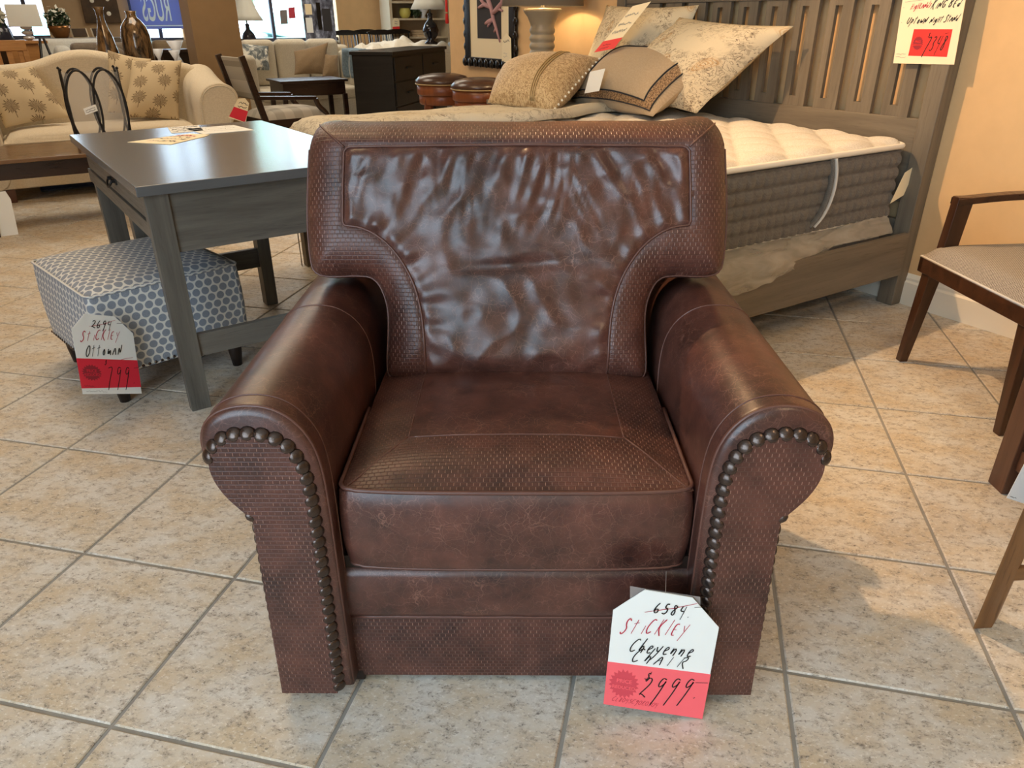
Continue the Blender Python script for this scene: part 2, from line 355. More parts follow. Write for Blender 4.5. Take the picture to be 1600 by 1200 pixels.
def toile(name, ground, ink1, ink2, scale=9., amt=.75):
    t = NT(name); uv = t.co('UV'); g = t.mix(t.rng(t.noise(t.co(), 400, 2), .3, .7), ground, tuple(c*.93 for c in ground[:3])+(1,))
    n = t.noise(uv, scale, 3, .55, 1.6); line = t.rng(t.math('ABSOLUTE', t.math('SUBTRACT', t.math('FRACT', t.math('MULTIPLY', n, 7.)), .5)), 0., .11, 1, 0)
    area_ = t.rng(t.noise(uv, scale*.36, 2), .42, .52); m = t.math('MULTIPLY', t.math('MULTIPLY', line, area_), amt)
    n3 = t.noise(uv, scale*.5, 1); med = t.math('MULTIPLY', t.rng(n3, .63, .66), t.rng(t.math('SINE', t.math('MULTIPLY', n3, 160.)), -.2, .6, .2, .9))
    shade = t.math('MULTIPLY', t.rng(t.noise(uv, scale*2.4, 3, .6, 1.), .52, .62), t.math('MULTIPLY', area_, .4))
    col = t.mix(shade, g, ink1); col = t.mix(m, col, ink1); col = t.mix(t.math('MULTIPLY', med, .6), col, ink2)
    t.P(Base_Color=col, Roughness=.8, Specular_IOR_Level=.2, Normal=t.bump(t.noise(t.co(), 300, 2), .12, .001))
toile('toile', S(216, 203, 174), S(92, 74, 62), S(178, 132, 70), 12., 1.); toile('toile_grey', S(206, 198, 178), S(98, 88, 78), S(176, 150, 100), 11., .8)
def damask():
    t = NT('damask'); uv = t.co('UV'); n = t.noise(uv, 32, 3, .55, 2.2); f = t.rng(t.math('ABSOLUTE', t.math('SUBTRACT', t.math('FRACT', t.math('MULTIPLY', n, 4.)), .5)), .1, .4)
    t.P(Base_Color=t.mix(f, S(148, 118, 78), S(206, 182, 140)), Roughness=.6, Specular_IOR_Level=.35, Sheen_Weight=.2, Normal=t.bump(f, .3, .001))
damask()
def trim_band():
    t = NT('woven_trim'); uv = t.co('UV'); n = t.noise(uv, 160, 2); t.P(Base_Color=t.mix(t.rng(n, .42, .58), S(92, 68, 46), S(170, 140, 104)), Roughness=.8)
trim_band(); plain('dark_cord', S(34, 36, 42), .8); plain('gold_cord', S(176, 150, 104), .5)
def mattress_top():
    t = NT('mattress_top'); uv = t.co('UV'); n = t.noise(uv, 60, 3, .55, 2.5); f = t.rng(t.math('ABSOLUTE', t.math('SUBTRACT', t.math('FRACT', t.math('MULTIPLY', n, 5.)), .5)), .1, .35)
    t.P(Base_Color=t.mix(f, S(208, 200, 186), S(230, 224, 212)), Roughness=.85, Specular_IOR_Level=.2, Normal=t.bump(f, .3, .0015))
mattress_top(); fabric('mattress_side', S(100, 95, 88), S(122, 116, 108), 600); plain('white_piping', S(240, 234, 220), .7); plain('rope_trim', S(206, 200, 190), .7, bump=.5, bscale=250)
t = NT('plastic_film'); o_ = t.co(); n_ = t.noise(t.map(o_, (1, 3, 3)), 7, 3, .5, .8)
t.P(Base_Color=t.mix(t.rng(n_, .35, .75), S(196, 188, 172), S(206, 199, 184)), Roughness=.2, Specular_IOR_Level=.6, Alpha=t.rng(n_, .3, .7, .42, .62), Normal=t.bump(n_, .35, .01))
# woods -------------------------------------------------------------
for ax, nm in enumerate('xyz'):
    wood('grey_wood_'+nm, S(80, 77, 71), S(112, 108, 100), ax, 18, .42, pores=.45)
    wood('bed_wood_'+nm, S(100, 91, 78), S(130, 119, 102), ax, 16, .5, pores=.4)
    wood('walnut_'+nm, S(46, 26, 14), S(80, 47, 26), ax, 20, .32, coat=.2, pores=.35)
    wood('oak_'+nm, S(96, 64, 36), S(132, 92, 54), ax, 22, .4, coat=.15, pores=.7)
    wood('cherry_'+nm, S(72, 45, 32), S(98, 65, 48), ax, 18, .35, coat=.2, pores=.3)
wood('stool_wood', S(104, 54, 28), S(140, 80, 44), 2, 16, .35, coat=.2, pores=.2); wood('espresso', S(34, 20, 14), S(56, 34, 22), 0, 16, .3, coat=.25, pores=.3); wood('table_top_brown', S(92, 66, 44), S(120, 90, 62), 0, 18, .22, coat=.4, pores=.2)
wood('grey_top', S(88, 90, 91), S(106, 108, 109), 0, 9, .2, coat=.15, pores=.1, spec=.7)
wood('black_wood', S(26, 24, 22), S(44, 40, 36), 0, 14, .35, pores=.3); wood('honey_wood', S(150, 104, 54), S(186, 136, 80), 0, 14, .4)
plain('iron', S(30, 27, 25), .45, metal=.3); plain('black_metal', S(26, 26, 28), .4, metal=.5)
plain('black_lacquer', S(20, 18, 18), .25); plain('mat_board', S(236, 220, 184), .8); plain('art_black', S(46, 44, 46), .7); plain('coral_pink', S(184, 140, 140), .7)
plain('stool_leather', S(70, 46, 34), .28, var=.15, spec=.6)
t = NT('bronze_glaze'); n_ = t.noise(t.map(t.co(), (1, 1, .22)), 26, 4, .65); t.P(Base_Color=t.mix(t.rng(n_, .4, .62), S(40, 28, 18), S(128, 100, 66)), Roughness=.12, Metallic=.15, Coat_Weight=.5)
plain('crystal', S(210, 216, 224), .08, metal=.4); plain('gold_pot', S(150, 104, 60), .2, metal=.6, var=.3); plain('petal', S(240, 238, 224), .7); plain('leaf', S(52, 74, 44), .6, var=.2)
plain('white_ceramic', S(228, 232, 238), .25); plain('grey_ceramic', S(136, 128, 112), .4); plain('dark_ceramic', S(44, 46, 58), .15, bump=.6, bscale=60); plain('black_glaze', S(26, 26, 34), .08, spec=.7)
plain('chartreuse', S(214, 206, 110), .35); plain('shelf_paint', S(214, 200, 172), .6); plain('tassel_red', S(206, 40, 34), .7); plain('book_paper', S(214, 190, 156), .7); plain('picture_brown', S(70, 52, 32), .6, var=.4)
def thin_cloth(name, c, k=.5):
    t = NT(name); d = t.n('ShaderNodeBsdfDiffuse'); tr = t.n('ShaderNodeBsdfTranslucent'); d.inputs[0].default_value = c; tr.inputs[0].default_value = c; mx = t.n('ShaderNodeMixShader'); mx.inputs[0].default_value = k
    t.t.links.new(d.outputs[0], mx.inputs[1]); t.t.links.new(tr.outputs[0], mx.inputs[2]); t.t.links.new(mx.outputs[0], t.t.nodes['Material Output'].inputs[0])
thin_cloth('shade_white', S(240, 240, 234))
t = NT('shade_inside'); t.P(Base_Color=S(250, 236, 200), Roughness=.8)
plain('shade_grey', S(120, 112, 100), .85); plain('bulb', S(255, 240, 210), .4, emit=((1, .8, .5, 1), 12.))
t = NT('lantern_glass'); t.P(Base_Color=S(214, 212, 208), Roughness=.08, Alpha=.14, Specular_IOR_Level=.6)
t = NT('geo_fabric'); x_ = t.xyz(t.co('UV')); z1 = t.math('FRACT', t.math('MULTIPLY', t.math('ADD', x_[0], x_[1]), 3.2)); z2 = t.math('FRACT', t.math('MULTIPLY', t.math('SUBTRACT', x_[0], x_[1]), 2.6))
t.P(Base_Color=t.mix(t.math('ADD', t.math('MULTIPLY', t.math('GREATER_THAN', z1, .5), .45), t.math('MULTIPLY', t.math('GREATER_THAN', z2, .5), .4)), S(196, 188, 172), S(128, 120, 106)), Roughness=.85)
t = NT('plaid_fabric'); x_ = t.xyz(t.co('UV')); z1 = t.math('GREATER_THAN', t.math('FRACT', t.math('MULTIPLY', x_[0], 6.)), .5); z2 = t.math('GREATER_THAN', t.math('FRACT', t.math('MULTIPLY', x_[1], 5.)), .6)
t.P(Base_Color=t.mix(t.math('ADD', t.math('MULTIPLY', z1, .4), t.math('MULTIPLY', z2, .35)), S(186, 178, 164), S(132, 126, 114)), Roughness=.9)
t = NT('bird_fabric'); n_ = t.noise(t.co('UV'), 7, 4, .6, 1.2); t.P(Base_Color=t.ramp(n_, [(.3, S(40, 44, 50)), (.46, S(120, 128, 130)), (.55, S(222, 220, 208)), (.8, S(240, 236, 222))]), Roughness=.85)
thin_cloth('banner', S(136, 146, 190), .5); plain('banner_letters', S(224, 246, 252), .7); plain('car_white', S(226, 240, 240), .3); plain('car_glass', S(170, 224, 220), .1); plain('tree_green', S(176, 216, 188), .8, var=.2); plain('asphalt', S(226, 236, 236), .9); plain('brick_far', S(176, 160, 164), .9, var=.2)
t = NT('poster_photo'); uv_ = t.co('UV'); n_ = t.noise(t.map(uv_, (5, 3, 1)), 2.2, 3, .6); t.P(Base_Color=t.ramp(n_, [(.35, S(44, 46, 56)), (.5, S(96, 100, 116)), (.62, S(150, 158, 180)), (.7, S(196, 204, 220))]), Roughness=.3)

# ------------------------------------------------------------------ room shell
ROT = TH
def room(name, mat, p0, p1, q0, q1, z0, z1, bevel=0., parent=None):
    o = MB().box(p0, p1, q0, q1, z0, z1).build(name, mat, parent, bevel=bevel, rot=(0, 0, ROT) if parent is None else None)
    if parent is None: struct(o)
    return o
floor = room('floor', 'grout', -2.75, 9.6, -3.15, 13.14, -.06, -.0035)
ga = math.radians(-13.03)                                # tile lines against the view
GX = np.array([math.cos(ga), math.sin(ga), 0]); GY = np.array([-math.sin(ga), math.cos(ga), 0])
G0 = -(2.28418*GX+(-1.80248)*GY)*TILE                     # tile corner (0,0) in world
def tile_mesh():
    m = MB(); h = TILE/2-.0042; b = .0028
    lo = [(-h, -h, -.012), (h, -h, -.012), (h, h, -.012), (-h, h, -.012)]; mi = [(x, y, -b*.8) for x, y, _ in lo]; hi = [(x*(1-b/h), y*(1-b/h), 0) for x, y, _ in lo]
    m.add(lo+mi+hi, [(0, 1, 5, 4), (1, 2, 6, 5), (2, 3, 7, 6), (3, 0, 4, 7), (4, 5, 9, 8), (5, 6, 10, 9), (6, 7, 11, 10), (7, 4, 8, 11), (8, 9, 10, 11)])
    return m
cand = []
for i in range(-46, 30):
    for j in range(-4, 44):
        c = G0+(i+.5)*TILE*GX+(j+.5)*TILE*GY; p_, q_ = c@B, c@A
        if not (-2.45 < p_ < 9.0 and -2.5 < q_ < 12.8): continue
        if p_ > 3.66 and q_ < 6.2: continue
        d = c-CAM; k = d@fw
        if k < .25: continue
        x, y, k = proj(c); mg = 900/k
        if -mg < x < 1600+mg and -mg < y < 1200+mg: cand.append((k, c, -mg*.55 < x < 1600+mg*.55 and y < 1200+mg*.55))
cand.sort(key=lambda t: (not t[2], t[0]))
t0 = None; rest = MB(); base_t = tile_mesh()
fi = floor.matrix_world.inverted() if False else Matrix.Rotation(-ROT, 4, 'Z')
for n_, (k, c, vis) in enumerate(cand):
    loc = fi @ Vector(c); rz = ga-ROT
    if n_ < 300:
        if t0 is None: t0 = base_t.build('floor_tile', 'floor_tile', floor, loc=loc, rot=(0, 0, rz))
        else: inst(t0, floor, loc, (0, 0, rz))
    else:
        R_ = Matrix.Rotation(rz, 4, 'Z'); rest.add([tuple(R_ @ Vector(v)+loc) for v in base_t.v], base_t.f)
if rest.v: stuff(rest.build('floor_tiles_far', 'floor_tile', floor))

wall_r = room('wall_right', 'tan_wall', 3.39, 3.52, -3.0, 6.46, 0, 3.4)
bb = MB().prism([(0, 0), (.018, 0), (.018, .118), (.012, .128), (.012, .140), (.006, .152), (0, .155)], -3.4, 6.46, 'xz')
bb = MB(); prof = [(0, 0), (-.018, 0), (-.018, .108), (-.010, .118), (-.012, .130), (-.004, .148), (0, .15)]
bb.add([(3.39+x, q, z) for q in (-3.0, 6.47) for x, z in prof], [tuple(range(7)), tuple(range(13, 6, -1))]+[(i, i+7, (i+1) % 7+7, (i+1) % 7) for i in range(7)])
struct(bb.build('baseboard_right', 'white_trim', None, rot=(0, 0, ROT)))
room('ceiling', 'ceiling_white', -2.75, 9.6, -3.15, 13.14, 3.4, 3.5)
room('wall_front', 'tan_wall', -2.75, 3.52, -3.14, -3.0, 0, 3.4)
room('wall_far_right', 'tan_wall', 9.5, 9.64, 6.3, 13.14, 0, 3.4); room('wall_return', 'tan_wall', 3.52, 9.5, 6.3, 6.44, 0, 3.4)
room('wall_left', 'tan_wall', -2.74, -2.6, .7, 13.14, 0, 3.4); room('wall_left', 'tan_wall', -2.74, -2.6, -3.14, -2.8, 0, 3.4); room('wall_left', 'tan_wall', -2.74, -2.6, -2.8, .7, 0, .4); room('wall_left', 'tan_wall', -2.74, -2.6, -2.8, .7, 3.15, 3.4)
wl = struct(thing('window_4', 'x', 'x', W(-2.67, -1.05, .4), ROT)); del wl['label']; del wl['category']
bx('glass_pane', 'glass', wl, (-.004, .004, -1.75, 1.75, 0, 2.75), 0)
for k in range(5): bx('mullion', 'window_frame', wl, (-.03, .03, -1.75+k*.865, -1.71+k*.865, 0, 2.75), .004)
# ------------------------------------------------------------------ leather armchair
arm_chair = thing('armchair', 'brown leather club armchair with basket-weave panels and nailhead-trimmed rolled arms', 'armchair', (.006, 1.047, 0), math.radians(-.5))
def inset(poly, d):
    P = [np.array(p, float) for p in poly]; n = len(P); out = []
    for i in range(n):
        e1 = P[i]-P[i-1]; e2 = P[(i+1) % n]-P[i]; n1 = np.array([-e1[1], e1[0]])/(np.linalg.norm(e1)+1e-9); n2 = np.array([-e2[1], e2[0]])/(np.linalg.norm(e2)+1e-9)
        b_ = n1+n2; b_ /= max(np.linalg.norm(b_), 1e-6); out.append(P[i]+b_*d/max(.5, b_@n1))
    return out
def profile_sweep(rings):
    m = MB(); n = len(rings[0][0]); vs = []; uv = []
    for poly, y in rings:
        for p in poly: vs.append((p[0], y, p[1])); uv.append((p[0], p[1]))
    fs = [(r*n+i, r*n+(i+1) % n, (r+1)*n+(i+1) % n, (r+1)*n+i) for r in range(len(rings)-1) for i in range(n)]
    fs += [tuple(range(n)), tuple(range(len(rings)*n-1, (len(rings)-1)*n-1, -1))]
    return m.add(vs, fs, uv)
roll = smooth_poly([(.466, .462), (.480, .474), (.512, .520), (.532, .572), (.533, .618), (.512, .656), (.468, .676), (.415, .676), (.374, .655), (.343, .611), (.330, .55), (.328, .45)], 2)
outline = [np.array((.328, .03)), np.array((.472, .03))]+roll
panel_top = smooth_poly([(.461, .462), (.474, .474), (.505, .515), (.519, .560), (.512, .597), (.480, .626), (.428, .629), (.386, .612), (.364, .573), (.356, .521), (.355, .40)], 2)
panel = [np.array((.358, .03)), np.array((.470, .03))]+panel_top
dome = MB()
dome.lathe([(.0136, 0), (.0130, .0026), (.0106, .0050), (.0062, .0068), (.0016, .0074)], 12)
def flipx(o): pass
nail0 = None
for sd in (1, -1):
    fx = lambda P: [np.array((sd*p[0], p[1])) for p in P][::sd]
    arm = profile_sweep([(inset(fx(outline), .016), 0.), (inset(fx(outline), .007), .003), (inset(fx(outline), .0015), .010), (fx(outline), .020), (fx(outline), .30), (fx(outline), .60), (fx(outline), .80)]).build('arm', 'leather', arm_chair, smooth=True)
    arm.data.polygons[len(arm.data.polygons)-1].use_smooth = False
    MB().prism(fx(panel), -.012, .006, 'xz').build('woven_arm_panel', 'weave', arm, bevel=.004, seg=2)
    # piping round the arm front, and the cross seam on its top
    pth = [(p[0]*sd, .012, p[1]) for p in inset(outline, .003)[2:]]+[(.331*sd, .012, .04)]
    MB().tube(pth, .0036, 6).build('piping', 'piping', arm, smooth=True)
    pth2 = [(p[0]*sd, .047, p[1]) for p in inset(outline, -.0004)[3:]]+[(.3275*sd, .047, .10)]
    MB().tube(pth2, .0016, 5).build('stitch_seam', 'piping', arm, smooth=True)
    pth3 = [(p[0]*sd, .47+.02*math.sin((p[1]-.45)*12), p[1]) for p in inset(outline, -.0002)[6:]]
    MB().tube(pth3, .0018, 5).build('cross_seam', 'piping', arm, smooth=True)
    # nailheads along the panel edge
    path = resample([panel_top[2+i] for i in range(len(panel_top)-2)]+[np.array((.3575, .045))], .0225)
    for k_, p in enumerate(path):
        if p[0] > .47 and p[1] < .575: continue
        t_ = path[min(k_+1, len(path)-1)]-path[max(k_-1, 0)]; t_ = t_/np.linalg.norm(t_); on_ = np.array((-t_[1], t_[0]))*(1 if len(path) else 1)
        if on_ @ (p-np.array((.43, .40))) < 0: on_ = -on_
        if nail0 is None:
            nail0 = dome.build('nailhead', 'nail', arm, smooth=True); c = nail0
        else: c = inst(nail0, arm)
        dr_ = Vector((on_[0]*sd*.62, -.78, on_[1]*.62)); c.location = ((p[0]+on_[0]*.003)*sd, -.004, p[1]+on_[1]*.003); c.rotation_euler = dr_.to_track_quat('Z', 'Y').to_euler()
    for z in np.arange(.05, .455, .0235):
        c = inst(nail0, arm); c.location = ((.4715-.006*(z/.46))*sd, .014, z); c.rotation_euler = (0, sd*math.pi/2, 0)
    for fy in (.06, .70): MB().lathe([(.020, -.03), (.026, 0.), (.026, .012)], 12, (.41*sd, fy, .03)).build('foot', 'black_foot', arm_chair, smooth=True)
    MB().box(.335*sd-.02, .335*sd+.02, .045, .09, 0.004, .035).build('corner_block', 'black_foot', arm_chair, bevel=.003)

# seat cushion
seat = MB(); XB = .318; YF = .040; YB = .62; XC = .212; YC = .188
xs = np.unique(np.round(np.concatenate([np.linspace(-XB, -XC, 9), np.linspace(-XC, XC, 25), np.linspace(XC, XB, 9)]), 5)); ys = np.unique(np.round(np.concatenate([np.linspace(YF, YC, 12), np.linspace(YC, YB, 28)]), 5))
def fbm(x, y, s, o=3): return mnoise.fractal(Vector((x*s, y*s, 3.7)), 1.0, 2.0, o)
def seat_z(x, y):
    cx = 1-(abs(x)/XB)**3.2; cy = 1-max(0., 1-(y-YF)/.11)**2.2
    return .486+.030*cx*cy+.0022*fbm(x, y*2.2, 7)+.002*math.exp(-((y-.40-.02*x)/.02)**2)
G = np.array([[(x*(1-.02*((y-YF)/.6)), y+(0.012*(1-(x/XB)**4)*(-1) if y == YF else 0), seat_z(x, y)) for x in xs] for y in ys])
uvG = G[..., :2].copy()
seat_root = MB(); f_c = []; f_b = []; n = len(xs)
for j in range(len(ys)-1):
    for i in range(n-1):
        q = (j*n+i, j*n+i+1, (j+1)*n+i+1, (j+1)*n+i); mx = abs(xs[i]+xs[i+1])/2; my = (ys[j]+ys[j+1])/2
        (f_c if (mx < XC and my > YC) else f_b).append(q)
def sub(fs):
    m = MB(); used = sorted({v for f in fs for v in f}); mp = {v: k for k, v in enumerate(used)}; V = G.reshape(-1, 3); U = uvG.reshape(-1, 2)
    return m.add(V[used], [tuple(mp[v] for v in f) for f in fs], U[used])
# boxing of the seat cushion
path = [(-XB, YB)]+[(-XB, y) for y in np.linspace(.55, YF+.03, 8)]
cor = [(-XB+.022-.022*math.cos(a), YF+.022-.022*math.sin(a)) for a in np.linspace(0, math.pi/2, 7)]
front = [(x, YF-.012*(1-(x/XB)**4)) for x in np.linspace(-XB+.03, XB-.03, 24)]
path = path+cor+front+[(-x, y) for x, y in cor[::-1]]+[(XB, y) for y in np.linspace(YF+.03, .55, 8)]+[(XB, YB)]
rows = []
for k in range(11):
    f = k/10; bul = .010*math.sin(math.pi*f)**.7; z = .312+(.489-.312)*f; row = []
    for i, (x, y) in enumerate(path):
        a = np.array(path[max(0, i-1)]); b = np.array(path[min(len(path)-1, i+1)]); t_ = (b-a)/np.linalg.norm(b-a); nn = np.array([t_[1], -t_[0]])
        w = .0015*fbm(x, z*1.3, 11)
        row.append((x+nn[0]*(bul+w-.004*(f > .99)), y+nn[1]*(bul+w-.004*(f > .99)), z+(.003*math.sin(9*x) if 0 < k < 10 else 0)))
    rows.append(row)
sc_ = MB().grid(np.array(rows)).build('seat_cushion', 'leather', arm_chair, smooth=True)
sub(f_c).build('seat_centre_panel', 'leather', sc_, smooth=True)
sub(f_b).build('woven_seat_border', 'weave', sc_, smooth=True)
MB().tube([(x, y, .489) for x, y in path[4:-4]], .0042, 6).build('piping', 'piping', sc_, smooth=True)
MB().tube([(x, y, .316) for x, y in path[4:-4]], .003, 6).build('piping', 'piping', sc_, smooth=True)
sm = MB()
for s_ in (-1, 1):
    sm.tube([(s_*(XB-.006+(XC-XB+.006)*f), YF+.004+(YC-YF-.004)*f, seat_z(XB+(XC-XB)*f, YF+(YC-YF)*f)) for f in np.linspace(0, 1, 14)], .0022, 5)
    sm.tube([(s_*XC*(1-.02*((y-YF)/.6)), y, seat_z(XC, y)) for y in np.linspace(YC, YB-.02, 16)], .0016, 5)
sm.tube([(x, YC, seat_z(x, YC)) for x in np.linspace(-XC, XC, 24)], .0016, 5)
sm.build('seam', 'piping', sc_, smooth=True)
MB().box(-XB+.01, XB-.01, YF+.02, YB, .305, .40).build('cushion_core', 'black_foot', sc_)
# front rail and apron
fr = MB(); rows = []
for k in range(9):
    a = math.pi*k/8; z = .24-.062*math.cos(a); y = .052-.016*math.sin(a)**.6
    rows.append([(x, y+.001*fbm(x, z, 14), z) for x in np.linspace(-.33, .33, 40)])
MB().grid(np.array(rows)).build('front_rail', 'leather', arm_chair, smooth=True)
MB().box(-.33, .33, .05, .12, .03, .33).build('rail_core', 'black_foot', arm_chair)
rows = [[(x, .046-.004*math.sin(math.pi*k/6), .018+.162*k/6) for x in np.linspace(-.336, .336, 30)] for k in range(7)]
ap = MB().grid(np.array(rows)).build('woven_apron', 'weave', arm_chair, smooth=True)
MB().tube([(x, .045, .181) for x in np.linspace(-.334, .334, 12)], .0035, 6).build('piping', 'piping', ap, smooth=True)
bx('frame_base', 'black_foot', arm_chair, (-.32, .32, .10, .80, .03, .30), .004)
MB().prism([(.69, .10), (.84, .10), (.92, .90), (.86, .90)], -.45, .45, 'yz').build('outside_back', 'leather', arm_chair, bevel=.02, seg=3)

# back cushion: T-shaped, leaning back
LEAN = math.radians(18); BO = Vector((0, .498, .485)); EV = Vector((0, math.sin(LEAN), math.cos(LEAN))); EN = Vector((0, -math.cos(LEAN), math.sin(LEAN)))
def half(P): return [np.array(p) for p in P]+[np.array((-p[0], p[1])) for p in P[::-1]]
OUT = half(smooth_poly([(0., .0), (.27, .0), (.300, .002), (.304, .03), (.296, .13), (.300, .185), (.325, .236), (.37, .240), (.43, .236), (.466, .244), (.474, .275), (.478, .36), (.470, .48), (.458, .580), (.440, .602), (.36, .594), (.20, .597), (0., .593)], 2))
OUT = [p+np.array((0., .014*max(0., min(1., (p[0]-.36)/.06)))) if p[1] > .5 else p for p in OUT]
INN = half([(0., .012), (.208, .012)]+[tuple(p) for p in smooth_poly([(.208, .014), (.208, .11), (.217, .184), (.238, .246), (.280, .308), (.333, .344), (.380, .350)], 2)]+[(.383, .353), (.380, .43), (.375, .508), (.366, .517), (0., .521)])
def seg_dist(P, poly):
    a = np.array(poly); b = np.roll(a, -1, 0); best = np.full(len(P), 9e9); near = np.zeros_like(P); ins = np.zeros(len(P), bool)
    for p, q in zip(a, b):
        d = q-p; L = d@d
        if L < 1e-12: continue
        t = np.clip(((P-p)@d)/L, 0, 1); c = p+t[:, None]*d; ds = np.linalg.norm(P-c, axis=1); m = ds < best; best[m] = ds[m]; near[m] = c[m]
        cond = ((p[1] > P[:, 1]) != (q[1] > P[:, 1])); xx = p[0]+(P[:, 1]-p[1])/(q[1]-p[1]+1e-15)*(q[0]-p[0]); ins ^= cond & (P[:, 0] < xx)
    return np.where(ins, -best, best), near
hs = .0065; gx = np.arange(-.50, .5001, hs); gv = np.arange(-.03, .64, hs); PX, PV = np.meshgrid(gx, gv); P2 = np.stack([PX.ravel(), PV.ravel()], 1)
so, no_ = seg_dist(P2, OUT); m = np.abs(so) < hs*.62; P2[m] = no_[m]; so = np.where(m, 0., so)
si, ni = seg_dist(P2, INN); m = (np.abs(si) < hs*.55) & (so < -hs*.3); P2[m] = ni[m]; si, _ = seg_dist(P2, INN)
def top_drop(v): return .080*max(0., (v-.515)/.082)**2
def back_h(x, v, d, di):
    h = .060*(1-max(0., 1-d/.10)**2.6)**.7
    h -= top_drop(v)                                             # rolls over at the top
    if di < 0:
        e = min(1., -di/.02)
        top = max(0., 1-(.51-v)/.20)
        rg_ = lambda n_: 1-abs(n_)*2.2
        w_ = .03*mnoise.noise(Vector((x*7, v*7, 9.)))
        f1_ = rg_(mnoise.noise(Vector(((x+w_)*19+(.52-v)*7*(1 if x < .12 else -2), v*2.6, 1.3)))); f2_ = rg_(mnoise.noise(Vector(((x-w_)*43+(.52-v)*10*(1 if x < .12 else -2), v*5, 5.))))
        h += e*top**.8*(.0062*f1_+.0038*f2_)
        h += .004*e*max(0., rg_(mnoise.noise(Vector((x*6+v*9, v*8-x*7, 6.1)))))**2
        h += .0028*e*mnoise.noise(Vector((x*9+v*7, v*11-x*4, 2.2)))+.0025*e*mnoise.noise(Vector((x*24, v*26, 8.)))
        vc = .262+.010*math.sin(7*x)
        h -= .010*e*math.exp(-((v-vc)/.014)**2)*max(0., 1-abs(x)/.22)
        h += .007*e*math.exp(-((v-vc+.045)/.03)**2)*max(0., 1-abs(x)/.24)
        for s_ in (-1, 1):                                        # pulls fanning out of the curved seams
            an = math.atan2(v-.17, s_*x-.40); h += .0035*e*math.exp(-(-di/.05)**2)*math.sin(an*26+s_)
    else:
        h += .003*mnoise.noise(Vector((x*16, v*10, 4.4)))*min(1, d/.02)
    h -= .004*math.exp(-(di/.006)**2)
    return h
H = [back_h(x, v, -o_, i_) if o_ < 1e-9 else 0. for (x, v), o_, i_ in zip(P2, so, si)]
def bp(x, v, h): return BO+Vector((x, 0, 0))+EV*v+EN*h
n = len(gx); fin, fout = [], []
for j in range(len(gv)-1):
    for i in range(n-1):
        q = (j*n+i, j*n+i+1, (j+1)*n+i+1, (j+1)*n+i)
        if max(so[k] for k in q) > 1e-9: continue
        cI = np.mean([si[k] for k in q]); (fin if cI < 0 else fout).append(q)
def subb(fs):
    used = sorted({v for f in fs for v in f}); mp = {v: k for k, v in enumerate(used)}
    return MB().add([tuple(bp(P2[k][0], P2[k][1], H[k])) for k in used], [tuple(mp[v] for v in f) for f in fs], [tuple(P2[k]) for k in used])
bc = MB(); rg = resample(OUT+[OUT[0]], .012)[:-1]; N = len(rg); vs = []
cen = np.array((0., .30))
for dep, ins_ in ((.002, 0.), (-.03, -.004), (-.075, -.004), (-.115, .006), (-.135, .03)):
    ri = inset([p for p in rg][::1], ins_)
    vs += [tuple(bp(p[0], p[1], min(dep, dep*.5-top_drop(q_[1])))) if q_[1] > .515 else tuple(bp(p[0], p[1], dep)) for p, q_ in zip(ri, rg)]
fs = [(r*N+i, r*N+(i+1) % N, (r+1)*N+(i+1) % N, (r+1)*N+i) for r in range(4) for i in range(N)]+[tuple(range(4*N, 5*N))]
bcush = bc.add(vs, fs, [tuple(p) for _ in range(5) for p in rg]).build('back_cushion', 'leather', arm_chair, smooth=True)
subb(fin).build('back_centre_panel', 'leather', bcush, smooth=True); subb(fout).build('woven_back_border', 'weave', bcush, smooth=True)
kk = max(range(N), key=lambda k: rg[k][1]-abs(rg[k][0])*.001); rgo = [p for p in list(rg[kk:])+list(rg[:kk]) if p[1] < .53]
MB().tube([tuple(bp(p[0], p[1], .002-top_drop(p[1]))) for p in rgo], .0024, 6).build('piping', 'piping', bcush, smooth=True)
ii = resample(INN+[INN[0]], .01); do, _ = seg_dist(ii, OUT); sm = MB()
ok = [k for k in range(len(ii)) if ii[k][1] > .012]
run = sorted(ok, key=lambda k: k); pts = [tuple(bp(ii[k][0], ii[k][1], back_h(ii[k][0], ii[k][1], -do[k], 0.)+.0022)) for k in run]
sm.tube(pts, .0028, 6)
for s_ in (-1, 1):
    pp = [np.array((s_*(.374+(.455-.374)*f), .516+(.585-.516)*f)) for f in np.linspace(0, 1, 10)]; d2, _ = seg_dist(np.array(pp), OUT)
    sm.tube([tuple(bp(p[0], p[1], back_h(p[0], p[1], max(0, -d), .02)+.0005)) for p, d in zip(pp, d2)], .0024, 6)
sm.build('seam', 'piping', bcush, smooth=True)
